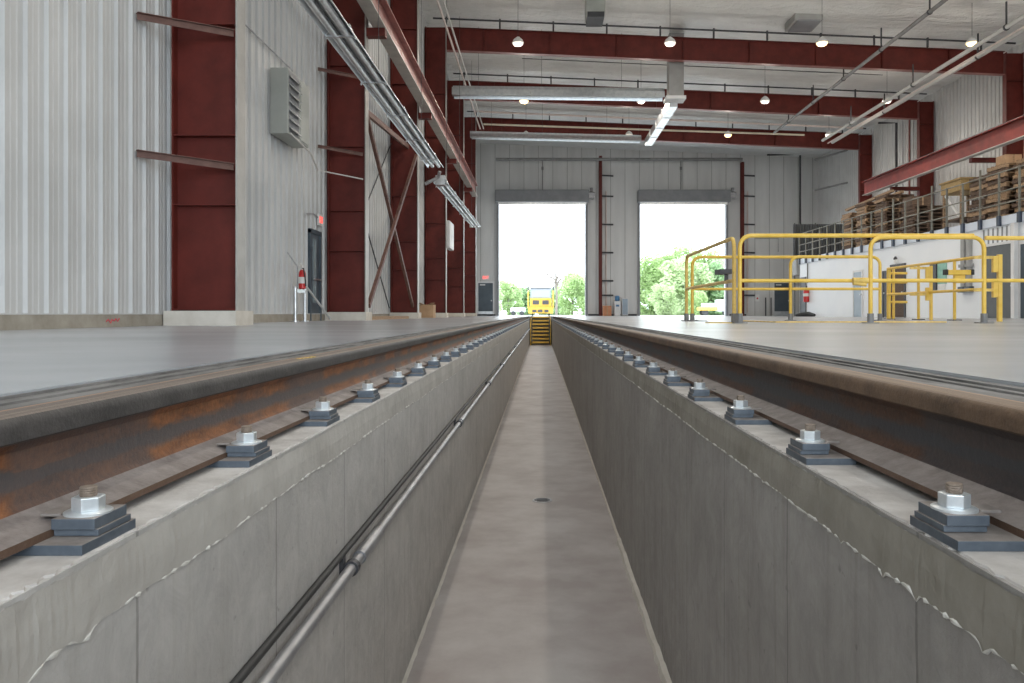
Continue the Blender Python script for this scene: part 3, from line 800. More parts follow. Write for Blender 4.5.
pipe_run([(-2.9, 50.6, 10.03), (12.9, 50.6, 10.03)], .1, 'greypipe', 'dark grey pipe across the end wall above the doors')
pipe_run([(-3.6, 42.2, 10.95), (17.2, 42.2, 10.05)], .05, 'pinkpipe', 'pinkish pipe crossing above the cream pipe at the farthest beam')
# end wall pipes
pipe_run([(14.75, 51.5, 10.5), (16.9, 51.5, 10.5), (16.9, 51.5, 3.0)], .06, 'dark', 'dark pipe with an elbow dropping down the end wall corner')
for z, lab in ((9.7, 'upper'), (7.8, 'lower')):
    m = MB(); m.cyl((17.0, 49.0, z), (17.9 , 46.2, z), .06, 8); tag(m.build('hanging_pipe', M['greypipe'], smooth=True), f'{lab} short grey pipe across the far right corner', 'pipe')
pipe_run([(17.0, 39.8, 9.75), (17.9, 39.8, 9.75), (17.9, 39.8, 3.6)], .06, 'dark', 'dark pipe dropping down the right wall between the two far columns')
pipe_run([(18.0, 38.6, 9.6), (18.0, 38.6, 3.6)], .04, 'redpale', 'thin red pipe on the right wall beside the middle column')

# ------------------------------------------------------------------ crane runways
def runway(x, y0, y1, zc, dep, mat, label, side):
    t = thing('crane_runway', (x, (y0 + y1) / 2, zc - dep / 2), label, 'runway beam')
    h = dep / 2
    m = MB(); m.box((x - .01, y0, zc - h), (x + .01, y1, zc + h)); m.build('web', M[mat], t)
    m = MB(); m.box((x - .15, y0, zc + h), (x + .15, y1, zc + h + .03)); m.build('top_flange', M[mat], t)
    m = MB(); m.box((x - .13, y0, zc - h - .03), (x + .13, y1, zc - h)); m.build('bottom_flange', M['paleflange'], t)
    m = MB(); m.box((x - .03, y0, zc + h + .03), (x + .03, y1, zc + h + .1)); m.build('crane_rail', M['dark'], t)
    for y in (9.4, 16.2, 23.0, 29.8, 36.6):
        if y0 < y < y1 + 1:
            m = MB(); xe = -3.56 if side < 0 else 17.46
            m.box((min(x - .1 * side * -1, xe), y - .1, zc - h - .2), (max(x + .12 * (-side), xe) if side > 0 else max(x + .12, xe), y + .1, zc - h - .03)); m.build('bracket', M['redmat'], t)
    return t
runway(-3.3, 6.0, 39.4, 6.25, .50, 'redpale', 'pinkish red crane runway beam along the left columns', -1)
runway(16.1, 14.0, 39.3, 6.35, .62, 'redbright', 'bright red crane runway beam along the right wall', 1)

# ------------------------------------------------------------------ end wall fittings
def rollup(name, a, b, label):
    t = tag(D.objects.new(name, None), label, 'roll-up door', kind='structure'); COL.objects.link(t); t.location = ((a + b) / 2, YB, 0)
    m = MB(); m.box((a - .2, YB - .75, 7.42), (b + .22, YB - .01, 8.2)); m.build('hood', M['greypaint'], t, bevel=.04)
    m = MB(); m.box((a - .05, YB - .5, 7.26), (b + .05, YB - .3, 7.42)); m.build('bottom_bar', M['galv'], t)
    for x in (a - .16, b + .02):
        m = MB(); m.box((x, YB - .22, 0), (x + .14, YB - .005, 7.5)); m.build('track', M['greypaint'], t)
    m = MB(); m.box((b + .2, YB - .7, 7.65), (b + .55, YB - .3, 8.0)); m.cyl((b + .1, YB - .5, 7.95), (b + .6, YB - .5, 7.95), .13, 12); m.cyl((b + .38, YB - .5, 8.1), (b + .38, YB - .5, 8.35), .1, 10); m.build('motor', M['conduit'], t)
    return t
rollup('door_2', *DO[0], 'open roll-up door straight over the track in the end wall')
rollup('door_3', *DO[1], 'open roll-up door at the right of the end wall, showing trees')
for x, lab in ((3.9, 'thin red wind column between the two roll-up doors'), (13.2, 'thin red wind column right of the second roll-up door')):
    t = thing('wind_column', (x, YB - .2, 0), lab, 'column', 'wind columns on the end wall')
    m = MB(); m.box((x - .1, YB - .32, 0), (x + .1, YB - .30, ztop(x) - .1)); m.box((x - .006, YB - .3, 0), (x + .006, YB - .03, ztop(x) - .1)); m.build('shaft', M['redmat'], t)
    m = MB(); m.box((x - .1, YB - .03, 0), (x + .1, YB - .012, ztop(x) - .1)); m.build('rear_flange', M['redmat'], t)
    for z in (1.35, 2.3, 4.15, 6.0, 7.85, 9.2):
        m = MB(); m.bar((x - .02, YB - .28, z), (x + .85, YB - .06, z), .05, .1); tag(m.build('girt_brace', M['dark'], t), 'short dark brace stub')
    m = MB(); m.cyl((x + .38, YB - .06, .2), (x + .38, YB - .06, 8.2), .05, 8); m.build('cable_duct', M['pinkpipe'], t)
def pdoor(name, x0, x1, label, leafm, z=2.16):
    t = tag(D.objects.new(name, None), label, 'door', kind='structure'); COL.objects.link(t); t.location = ((x0 + x1) / 2, YB, 0)
    m = MB(); m.box((x0 - .1, YB - .06, 0), (x0, YB - .01, z + .1)); m.box((x1, YB - .06, 0), (x1 + .1, YB - .01, z + .1)); m.box((x0, YB - .06, z), (x1, YB - .01, z + .1)); m.build('frame', M['whiteframe'], t)
    m = MB(); m.box((x0, YB - .045, .3), (x1, YB - .012, z)); lf = m.build('leaf', M[leafm], t)
    m = MB(); m.box((x0, YB - .05, .02), (x1, YB - .012, .3)); m.build('kick_plate', M['galv'], lf)
    m = MB(); m.cyl((x1 - .1, YB - .1, 1.0), (x1 - .1, YB - .04, 1.0), .04, 8); m.build('handle', M['galv'], lf)
    m = MB(); m.box((x0 + .1, YB - .08, z - .16), (x0 + .45, YB - .045, z - .08)); m.build('closer', M['whiteframe'], lf)
pdoor('door_4', -4.12, -3.16, 'slate blue door in the left corner of the end wall', 'slate')
pdoor('door_5', 15.35, 16.38, 'dark grey door at the right end of the end wall', 'slate')
t = thing('exit_sign', (-3.6, YB - .1, 2.4), 'red exit sign over the slate blue door', 'sign')
m = MB(); m.box((-3.85, YB - .1, 2.38), (-3.4, YB - .02, 2.66)); m.build('housing', M['label'], t)
m = MB(); letters(m, 'EXIT', (-3.81, YB - .105, 2.43), (1, 0, 0), (0, 0, 1), .18, .07, .025, (0, -1, 0)); m.build('lettering', M['exitlit'], t)
# boxes by the wind column
t = thing('cardboard_box', (4.5, 51.3, 0), 'orange brown carton on the floor by the end wall between the doors', 'box')
m = MB(); m.box((4.02, 51.0, 0), (4.55, 51.6, .66)); m.build('carton', M['cardorange'], t)
m = MB(); m.box((4.25, 50.995, .0), (4.32, 51.605, .664)); m.build('tape', M['card'], t)
t = thing('water_cooler', (5.0, 51.3, 0), 'white water cooler with a blue top between the doors', 'water cooler')
m = MB(); m.box((4.75, 51.1, 0), (5.15, 51.5, .95)); m.build('cabinet', M['whiteframe'], t, bevel=.03)
m = MB(); m.lathe((4.95, 51.3, .95), [(.07, 0), (.16, .06), (.16, .3), (.1, .36)], 14); m.build('bottle', M['blue'], t, smooth=True)
m = MB(); m.box((4.85, 51.06, .6), (5.05, 51.1, .72)); m.build('tap_panel', M['blue'], t)
t = thing('storage_cabinet', (5.5, 51.4, 0), 'low pale cabinet beside the water cooler', 'cabinet')
m = MB(); m.box((5.25, 51.2, .03), (5.65, 51.7, 1.15)); m.build('body', M['whiteframe'], t, bevel=.02)
m = MB(); m.box((5.28, 51.185, .08), (5.62, 51.2, 1.1)); m.build('door', M['bluegrey'], t)
# panel boxes on the end wall at right
for i, (x, z, lab) in enumerate(((14.2, .95, 'small white control box with a red mark on the end wall'),)):
    t = thing('control_box', (x, YB - .06, z), lab, 'control box')
    m = MB(); m.box((x - .12, YB - .12, z), (x + .14, YB - .01, z + .45)); m.build('casing', M['label'], t)
    m = MB(); m.cyl((x + .01, YB - .14, z + .2), (x + .01, YB - .12, z + .2), .06, 10); m.build('button', M['red'], t)
for x, z0, z1, lab in ((14.75, 0, 1.2, 'left short dark guide post by the end wall'), (15.1, 0, 1.2, 'right short dark guide post by the end wall')):
    m = MB(); m.cyl((x, YB - .15, z0), (x, YB - .15, z1), .04, 8); tag(m.build('guard_post', M['dark']), lab, 'post')
m = MB(); m.tube([(14.1, YB - .05, 5.1), (15.6, YB - .05, 5.1), (15.6, YB - .05, 4.2)], .025, 6); tag(m.build('wall_conduit', M['conduit']), 'thin bent conduit on the end wall right of the second wind column', 'conduit')
for x, lab in ((.1, 'first'), (9.2, 'second')):
    m = MB(); m.cyl((x - .0, YB - .05, 8.2), (x, YB - .05, 10.2), .03, 6); m.box((x - .07, YB - .1, 9.6), (x + .07, YB - .02, 9.8)); tag(m.build('wall_conduit', M['greypipe']), f'grey conduit rising above the {lab} roll-up door from the left', 'conduit')

# ------------------------------------------------------------------ mezzanine
XM = 13.6
yM = lambda px: XM * F / (px - CX)
m = MB(); m.box((XM, 12, 0), (XR, 41.5, 2.98))
struct(m, 'wall_mezzanine', M['white'], 'white office block wall carrying the storage mezzanine on the right', 'wall')
m = MB(); m.box((XM - .06, 12, 2.74), (XM - .001, 41.55, 2.99)); m.box((XM - .06, 12, 2.985), (XR, 41.5, 3.0))
struct(m, 'trim_7', M['fascia'], 'pale blue edge beam of the storage mezzanine', 'fascia')
def mdoor(name, pa, pb, zt, label, leafm, framem='whiteframe', z0=0):
    y1, y0 = yM(pa), yM(pb)
    t = tag(D.objects.new(name, None), label, 'door', kind='structure'); COL.objects.link(t); t.location = (XM, (y0 + y1) / 2, z0)
    m = MB(); m.box((XM - .05, y0 - .08, z0), (XM - .001, y0, zt + .08)); m.box((XM - .05, y1, z0), (XM - .001, y1 + .08, zt + .08)); m.box((XM - .05, y0, zt), (XM - .001, y1, zt + .08)); m.build('frame', M[framem], t)
    m = MB(); m.box((XM - .03, y0, z0 + .01), (XM - .001, y1, zt)); lf = m.build('leaf', M[leafm], t)
    m = MB(); m.cyl((XM - .09, y0 + .1, .95), (XM - .03, y0 + .1, .95), .03, 8); m.build('handle', M['galv'], lf)
    return t
mdoor('door_6', 854.5, 862.5, 1.92, 'blue grey door in the white office wall', 'bluegrey')
mdoor('door_7', 892, 905, 1.95, 'dark brown door in the white office wall behind the yellow gate', 'wooddark', 'dark')
mdoor('door_8', 986, 1016, 2.17, 'wide dark grey doorway at the right of the white office wall', 'doordark')
mdoor('door_9', 801.5, 806, 1.95, 'dark door at the far end of the white office wall', 'dark', 'dark')
mdoor('door_10', 884, 887, 1.75, 'narrow dark opening in the white office wall left of the brown door', 'dark', 'dark')
mdoor('door_11', 1021.5, 1050, 2.1, 'dark doorway cut by the right edge of the picture', 'slate')
m = MB(); m.box((XM - .18, yM(1020.5), 0), (XM - .06, yM(1017), 2.72)); struct(m, 'trim_8', M['whiteframe'], 'pale post between the dark doorways at right', 'post')
# vents above wide doorway
t = thing('vent_slots', (XM, 23.4, 2.25), 'row of dark vertical vent slots above the wide dark doorway', 'vent')
for i in range(7):
    px = 984 + i * 4.6; y = yM(px); m = MB(); m.box((XM - .012, y - .035, 2.24), (XM - .001, y + .035, 2.7)); m.build('slot', M['greypaint'], t)
# poster and notice
t = thing('notice_board', (XM, 27, 1.1), 'green and white notice beside a dark panel on the white office wall', 'notice')
m = MB(); m.box((XM - .02, yM(947), 1.15), (XM - .001, yM(938), 1.92)); m.build('sheet', M['greenposter'], t)
m = MB(); m.box((XM - .02, yM(947) + .1, .98), (XM - .001, yM(938) - .1, 1.15)); m.build('footer', M['label'], t)
m = MB(); m.box((XM - .05, yM(937.5), .95), (XM - .001, yM(931), 1.92)); tag(m.build('breaker_cabinet', M['dark'], bevel=.01), 'dark tall panel left of the green notice', 'panel')
t = thing('electrical_panel', (XM, 25.1, .85), 'grey electrical boxes with conduits on the white office wall', 'electrical panel')
for pa, pb in ((963.5, 967), (969, 972.5)):
    m = MB(); m.box((XM - .1, yM(pb), 1.0), (XM - .001, yM(pa), 2.6)); m.build('trunking', M['seam'], t)
for pa, pb in ((962.5, 967.5), (968.5, 974)):
    m = MB(); m.box((XM - .16, yM(pb), .82), (XM - .001, yM(pa), 1.0)); m.build('lower_box', M['slate'], t)
    m = MB(); m.box((XM - .14, yM(pb), 1.62), (XM - .001, yM(pa), 1.72)); m.build('upper_box', M['seam'], t)
t = thing('wall_lamp', (XM - .1, yM(898), 2.1), 'small white lamp on the white office wall above the brown door', 'lamp')
m = MB(); m.box((XM - .12, yM(898) - .1, 2.06), (XM - .001, yM(898) + .1, 2.2)); m.build('base', M['label'], t)
m = MB(); m.lathe((XM - .1, yM(898), 2.2), [(.07, 0), (.07, .05), (.03, .12)], 10); m.build('head', M['dark'], t)
t = thing('fire_extinguisher', (XM - .13, 40.2, .72), 'red fire extinguisher at the far end of the white office wall', 'fire extinguisher')
yy = 40.1
m = MB(); m.lathe((XM - .14, yy, .72), [(.08, 0), (.14, .03), (.14, .62), (.05, .72)], 14); m.build('cylinder', M['red'], t, smooth=True)
m = MB(); m.lathe((XM - .14, yy, .72), [(.142, .3), (.142, .45)], 14); m.build('label_band', M['label'], t, smooth=True)
m = MB(); m.box((XM - .18, yy - .05, 1.44), (XM - .1, yy + .05, 1.56)); m.build('valve', M['dark'], t)
m = MB(); m.cyl((XM - .05, yM(808.5), 1.7), (XM - .05, yM(808.5), 2.7), .03, 6); tag(m.build('wall_conduit', M['greypipe']), 'thin conduit above the far red extinguisher', 'conduit')
m = MB(); m.tube([(12.9, 39.9, .06), (13.1, 39.5, .1), (13.3, 39.2, .12), (13.4, 38.7, .07)], [.07, .12, .12, .07], 8); tag(m.build('rolled_hose', M['black'], smooth=True), 'black bundle on the floor by the far extinguisher', 'hose')

# mezzanine guardrail
t = thing('mezzanine_guardrail', (XM, 30, 2.6), 'grey guardrail with navy feet along the storage mezzanine edge', 'guardrail')
ys = [41.3 - 1.0 * k for k in range(24)]
xg = XM - .09
for i, y in enumerate(ys):
    hh = (1.32, 1.32, 1.55)[i % 3] if y < 30.5 else 1.32
    m = MB(); m.box((xg - .025, y - .025, 2.95), (xg + .025, y + .025, 3.0 + hh)); po = m.build('post', M['railgrey'], t)
    m = MB(); m.box((xg - .045, y - .07, 2.72), (xg + .03, y + .07, 3.02)); tag(m.build('foot', M['navy'], po), 'navy mounting foot')
for z in (3.36, 3.72, 4.29):
    m = MB(); m.cyl((xg, ys[-1], z), (xg, ys[0], z), .022, 8); m.build('rail', M['railgrey'], t, smooth=True)
# dark tarp wall at the far end of mezzanine
t = thing('folded_tarp', (16, 42.2, 0), 'dark ribbed sheeting standing behind the far end of the mezzanine', 'sheeting')
m = MB(); prof = []
for k in range(60):
    x = 13.55 + k * .07; prof.append((x, 42.4 + (.05 if k % 2 else 0)))
for k in reversed(range(60)):
    x = 13.55 + k * .07; prof.append((x, 42.46 + (.05 if k % 2 else 0)))
m.prism(prof, 'z', 3.02, 4.95); m.build('sheet', M['tarp'], t)
m = MB(); m.box((13.55, 41.9, 2.2), (XR - .05, 42.6, 3.02)); m.build('support_beam', M['seam'], t)
for k in range(5):
    x = 13.6 + k * 1.1; m = MB(); m.cyl((x, 42.34, 0.0), (x, 42.34, 5.0), .03, 6); m.build('pole', M['dark'], t)

# ------------------------------------------------------------------ pallets on the mezzanine
def make_pallet(loc, label, mat):
    x, y, z = loc
    t = thing('wooden_pallet', loc, label, 'pallet', 'pallets on the mezzanine')
    for dx in (-.55, 0, .55):
        m = MB(); m.box((x + dx - .045, y - .5, z), (x + dx + .045, y + .5, z + .10)); m.build('stringer', M[mat], t)
    for k in range(5):
        yy = y - .44 + k * .22; m = MB(); m.box((x - .6, yy - .055, z + .10), (x + .6, yy + .055, z + .125)); m.build('deck_board', M[mat], t)
    return t
pw = make_pallet((14.5, 36.2, 3.0), 'x', 'wood'); pd = make_pallet((14.5, 36.2, 3.14), 'x', 'wooddark')
first = {'w': pw, 'd': pd}; used = {'w': False, 'd': False}
def pallet(kind, loc, label, rz=0):
    if not used[kind]:
        used[kind] = True; o = first[kind]; o.location = loc; o['label'] = label
    else: o = dup(first[kind], loc, label)
    o.rotation_euler.z = rz; return o
stacks = [(15.25, 38.0, 14, 'wwdwwdwwwdwwww', 'the farthest stack on the mezzanine'),
          (15.0, 35.6, 15, 'dwwdwwwdwwdwwwd', 'the second stack from the far end of the mezzanine'),
          (14.85, 33.2, 15, 'dddwddwdddwddwd', 'the third stack from the far end of the mezzanine'),
          (14.7, 30.4, 9, 'ddddddddd', 'the low dark stack in the middle of the mezzanine'),
          (14.6, 25.35, 11, 'ddwdddddwdd', 'the dark stack behind the tall guardrail posts'),
          (14.5, 24.15, 12, 'wdwdwwdwdwdw', 'the nearest stack on the mezzanine'),
          (14.6, 22.9, 12, 'dwdwdwwdwwdw', 'the stack at the right edge of the picture')]
for x, y, n, ks, where in stacks:
    for k in range(n):
        if k == n - 1: lab = f'topmost wooden pallet of {where}'
        elif k == 0: lab = f'bottom wooden pallet of {where}'
        else: lab = f'{ORD[k] if k < 12 else str(k + 1) + "th"} wooden pallet up in {where}'
        pallet(ks[k], (x + random.uniform(-.05, .05), y + random.uniform(-.06, .06), 3.0 + .14 * k), lab, random.uniform(-.05, .05))
# lumber on top of far stacks, boxes
def lumber(p, q, label):
    m = MB(); m.bar(p, q, .14, .1); return tag(m.build('timber_beam', M['wood']), label, 'timber', 'timbers on the far pallet stacks')
lumber((14.5, 32.6, 5.21), (14.85, 38.4, 5.17), 'long pale timber lying on the far pallet stacks, nearest the guardrail')
lumber((15.0, 32.8, 5.21), (15.3, 38.3, 5.17), 'long pale timber lying in the middle of the far pallet stacks')
t = thing('timber_crate', (14.4, 26.9, 3.0), 'yellowish timber crate on legs standing on the mezzanine', 'crate')
m = MB(); m.box((13.95, 26.25, 4.25), (14.9, 27.55, 4.62)); m.box((13.9, 26.2, 4.62), (14.95, 27.6, 4.67)); m.build('tray', M['crate'], t)
for a in (13.98, 14.8):
    for b in (26.3, 27.42):
        m = MB(); m.box((a, b, 3.0), (a + .08, b + .08, 4.25)); m.build('leg', M['wood'], t)
m = MB(); m.box((13.98, 26.3, 3.3), (14.88, 27.5, 3.36)); m.build('shelf', M['wooddark'], t)
m = MB(); m.bar((13.97, 26.4, 3.4), (13.97, 27.3, 4.2), .03, .08); m.build('brace', M['label'], t)
def carton(x, y, z, sx, sy, sz, label, mt='card'):
    t = thing('cardboard_box', (x, y, z), label, 'box', 'cartons on the pallets')
    m = MB(); m.box((x - sx / 2, y - sy / 2, z), (x + sx / 2, y + sy / 2, z + sz)); m.build('carton', M[mt], t)
    m = MB(); m.box((x - .03, y - sy / 2 - .002, z), (x + .03, y + sy / 2 + .002, z + sz + .002)); m.build('tape', M['wood'], t)
carton(14.3, 24.15, 4.68, .5, .5, .28, 'small carton on top of the nearest pallet stack', 'card')
carton(14.6, 22.9, 4.68, .8, .7, .40, 'large carton on the stack at the right edge of the picture', 'card')
carton(14.5, 30.4, 4.26, .8, .8, .35, 'carton on the low dark pallet stack', 'wooddark')

# ------------------------------------------------------------------ yellow guardrails
R = .03
def hoop(p0, p1, zt, zm, label, rl=True, rr=True, mids=1, rad=.16, mat='yellow', ext=0):
    """guardrail panel between two floor points with rounded top corners"""
    p0, p1 = Vector((*p0, 0)), Vector((*p1, 0)); d = (p1 - p0).normalized()
    t = thing('guardrail', (p0 + p1) / 2, label, 'guardrail', 'yellow guardrails')
    def up(p, z): return Vector((p.x, p.y, z))
    path = []
    if rl:
        path += [up(p0, 0), up(p0, zt - rad)]
        for k in range(1, 6):
            a = math.pi / 2 * k / 5; path.append(up(p0 + d * rad * (1 - math.cos(a)), zt - rad + rad * math.sin(a)))
    else: path += [up(p0, zt)]
    if rr:
        for k in range(0, 6):
            a = math.pi / 2 * k / 5; path.append(up(p1 - d * rad * (1 - math.sin(a)), zt - rad + rad * math.cos(a)))
        path += [up(p1, 0)]
    else: path += [up(p1, zt)]
    m = MB(); m.tube(path, R, 12); m.build('hoop_tube', M[mat], t, smooth=True)
    m = MB(); m.tube([up(p0, zm), up(p1, zm)], R * .9, 10); m.build('mid_rail', M[mat], t, smooth=True)
    for ok, p in ((rl, p0), (rr, p1)):
        if ok:
            m = MB(); m.cyl((p.x, p.y, 0), (p.x, p.y, .14), R * 1.5, 12); m.box((p.x - .09, p.y - .09, 0), (p.x + .09, p.y + .09, .015)); tag(m.build('base_socket', M['greypipe'], t), 'grey base socket')
    return t
YF, YK = 11.15, 15.25
xf = lambda px, d: (px - CX) * d / F
hoop((xf(741, YF), YF + .065), (xf(976, YF), YF + .065), 1.245, .605, 'long front yellow guardrail panel starting at the front left post', True, False)
hoop((xf(870.5, YF), YF), (xf(984, YF), YF), 1.215, .605, 'front yellow guardrail hoop overlapping the right half of the long front panel', True, True)
hoop((xf(985.5, YF), YF + .0), (xf(1075, YF), YF + .05), 1.205, .605, 'front yellow guardrail running out of the picture at right', False, True)
hoop((2.79, YF + .26), (2.79, YK - .1), 1.235, .615, 'yellow guardrail side panel running back from the front left post', True, True, mat='yellowworn')
hoop((xf(693, YK), YK + .07), (xf(798, YK), YK + .07), 1.235, .615, 'rear yellow guardrail panel at left, seen against the trees', True, False)
hoop((xf(790.5, YK), YK), (xf(880, YK), YK), 1.235, .615, 'rear yellow guardrail panel at right, seen against the white wall', True, True)
m = MB(); m.cyl((xf(853, YF), YF, .605), (xf(868, YF), YF, .605), .042, 12); m.cyl((xf(853, YF), YF, .57), (xf(866, YF), YF, .55), .03, 10)
tag(m.build('rail_clamp_sleeve', M['yellowworn'], smooth=True), 'worn orange sleeve joining the two front guardrail panels', 'sleeve')
# dark latch near side rail
m = MB(); m.box((2.66, 11.75, .73), (2.84, 12.1, .80)); m.box((2.77, 11.85, .63), (2.81, 11.95, .73))
tag(m.build('gate_latch', M['dark']), 'dark latch fixed on the left side guardrail', 'latch')
# right-hand run (x=8.36)
XG = 8.36
t = thing('guardrail', (XG, 17, 0), 'yellow guardrail run receding at right towards the white office wall', 'guardrail', 'yellow guardrails')
for z in (1.22, .60):
    m = MB(); m.cyl((XG, 14.95, z), (XG, 19.05, z), R, 10); m.build('rail', M['yellow'], t, smooth=True)
for px in (889.5, 918.5, 954.5):
    y = XG * F / (px - CX); m = MB(); m.cyl((XG, y, 0), (XG, y, 1.22), R, 10); m.build('post', M['yellow'], t, smooth=True)
    m = MB(); m.box((XG - .1, y - .1, 0), (XG + .1, y + .1, .02)); m.build('base_plate', M['dark'], t)
def gatepost(px, d, label, w=.035):
    x = xf(px, d); t = thing('gate_post', (x, d, 0), label, 'gate post')
    m = MB(); m.box((x - w, d - w, 0), (x + w, d + w, 1.17)); m.build('post', M['yellow'], t, bevel=.006)
    for z in (.86, .42):
        m = MB(); m.box((x - w - .09, d - w, z), (x - w - .003, d + w, z + .28)); m.build('spring_hinge', M['yellow'], t, bevel=.006)
    for z in (1.12, .55):
        m = MB(); m.bar((x - .45, d, z), (x - .04, d, z), .05, .05); m.build('arm', M['yellowworn'], t)
gatepost(999.5, 13.8, 'thick yellow gate post with two spring hinges in front of the dark doorway')
gatepost(931, 17.0, 'yellow gate post with two spring hinges in front of the green notice', .028)
t = thing('swing_gate', (xf(954, 15.8), 15.8, .7), 'short yellow latch bar with black ends on the receding guardrail', 'latch bar')
x0, x1 = xf(947, 15.7), xf(970, 15.7); z = .135 + (CY - 273) * 15.7 / F
m = MB(); m.box((x0, 15.65, z - .04), (x1, 15.75, z + .06)); m.box((x0 + .14, 15.68, z - .2), (x1 - .1, 15.72, z - .04)); m.build('bar', M['yellow'], t, bevel=.01)
for x in (x0 - .06, x1):
    m = MB(); m.box((x, 15.64, z - .04), (x + .06, 15.76, z + .07)); m.build('end_cap', M['black'], t, bevel=.01)
t = thing('swing_gate', (xf(896, 19.2), 19.2, 0), 'yellow gate of close rails in front of the brown door', 'gate')
x0, x1 = xf(888, 19.2), xf(907, 19.2)
for z in (1.12, .90, .62, .42):
    m = MB(); m.cyl((x0, 19.2, z), (x1, 19.2, z), R, 10); m.build('rail', M['yellow'], t, smooth=True)
for x in (x0, xf(893.5, 19.2)):
    m = MB(); m.cyl((x, 19.2, 0), (x, 19.2, 1.22), R * 1.1, 10); m.build('post', M['yellow'], t, smooth=True)
# yellow floor edging of the second pit
m = MB(); m.box((xf(775, 12.2), 12.15, 0), (xf(945, 12.2), 12.3, .018)); m.box((xf(775, 12.2), 12.3, 0), (xf(775, 12.2) + .12, 14.6, .015))
struct(m, 'trim_9', M['yellowworn'], 'yellow painted edge strip on the floor inside the guardrails', 'edge strip')
m = MB(); m.box((xf(684, 14.4), 14.2, 0), (xf(705, 14.4), 14.6, .012)); tag(m.build('floor_plate', M['dark']), 'dark steel plate under the left rear guardrail feet', 'plate')
m = MB(); m.box((xf(766, 13.1), 12.7, 0), (xf(818, 13.1), 13.4, .012)); tag(m.build('floor_plate', M['dark']), 'dark steel plate on the floor before the yellow edge strip', 'plate')
m = MB(); m.box((xf(708, 11.4), 11.3, 0), (xf(736, 11.4), 11.6, .014)); tag(m.build('floor_plate', M['yellowworn']), 'worn yellow plate on the floor left of the front guardrail post', 'plate')

# ------------------------------------------------------------------ lamps
def make_lamp(x, y, z, label, on):
    t = thing('pendant_lamp', (x, y, z), label, 'lamp', 'high bay lamps under the roof')
    m = MB(); m.lathe((x, y, z), [(.19, 0), (.185, .03), (.15, .11), (.08, .17), (.05, .2)], 20); m.build('shade', M['label'], t, smooth=True)
    m = MB(); m.lathe((x, y, z), [(.05, -.10), (.13, -.08), (.175, -.03), (.185, .0), (.17, .01)], 20); m.build('lens', M['lampon' if on else 'lampoff'], t, smooth=True)
    m = MB(); m.cyl((x, y, z + .24), (x, y, zceil(x) - .1), .007, 6); m.build('suspension_rod', M['dark'], t)
    return t
rows = [('front', 26.4, [(518, 0), (670, 0), (822, 1), (972, 1)], 43), ('middle', 33.2, [(524, 1), (641, 0), (765, 0), (887, 0)], 101), ('rear', 40.0, [(526, 0), (629, 0), (728, 1), (829, 0)], 135)]
pos = ['leftmost', 'second from the left', 'third from the left', 'rightmost']
for nm, d, xs, py in rows:
    for i, (px, on) in enumerate(xs):
        x, y, z = P(px, py, d)
        make_lamp(x, y, z, f'{"glowing yellow" if on else "white"} high bay lamp, {pos[i]} of the {nm} row', on)
def light(x, y, z, power, col=(1, .92, .81), r=.25):
    l = D.lights.new('lamp_light', 'AREA'); l.shape = 'DISK'; l.size = .36; l.energy = power; l.color = col
    o = D.objects.new('lamp_light', l); COL.objects.link(o); o.location = (x, y, z)
    l = D.lights.new('lamp_glow', 'POINT'); l.energy = power * .42; l.color = col; l.shadow_soft_size = .2
    o = D.objects.new('lamp_glow', l); COL.objects.link(o); o.location = (x, y, z - .15)
LP = 112
for yrow in (40.0, 33.2, 26.4, 19.6, 12.8, 6.0, -.8):
    for x in (-.77, 4.3, 9.4, 14.4):
        light(x, yrow, 8.95, LP if yrow > 15 else 55)

# roof unit and small ceiling bits
t = thing('roof_vent', (2.1, 28.2, 10.6), 'grey square vent unit on the ceiling near the top of the picture', 'vent')
a = P(586, 19, 27.2); b = P(605, 8, 27.2)
m = MB(); m.box((a[0], 27.0, a[2] + .15), (b[0], 28.0, zceil(2) + .0)); m.build('casing', M['ductgrey'], t, bevel=.02)
m = MB(); m.box((a[0] + .04, 26.99, a[2]), (b[0] - .04, 27.95, a[2] + .18)); m.build('grille', M['dark'], t)
t = thing('roof_vent', (9.4, 28.4, 10.3), 'flat grey vent on the ceiling above the third front lamp', 'vent')
m = MB(); m.box((9.0, 28.0, 10.55), (10.0, 29.2, zceil(9.5) + .02)); m.build('casing', M['seam'], t, bevel=.02)
m = MB(); m.box((9.1, 27.98, 10.5), (9.9, 29.1, 10.56)); m.build('grille', M['greypaint'], t)
pipe_run([(5.0, 25.6, 10.75), (14.5, 25.6, 10.32)], .02, 'dark', 'thin dark cable across the ceiling above the front lamps')
pipe_run([(9.0, 24.6, 10.62), (18.0, 24.6, 10.25)], .035, 'greypipe', 'grey pipe across the ceiling at the top right')
for yy, lab in ((33.3, 'middle'), (40.2, 'rear')):
    pipe_run([(-.8, yy, 10.9), (14.4, yy, 10.2)], .018, 'dark', f'thin dark cable across the ceiling above the {lab} lamps')

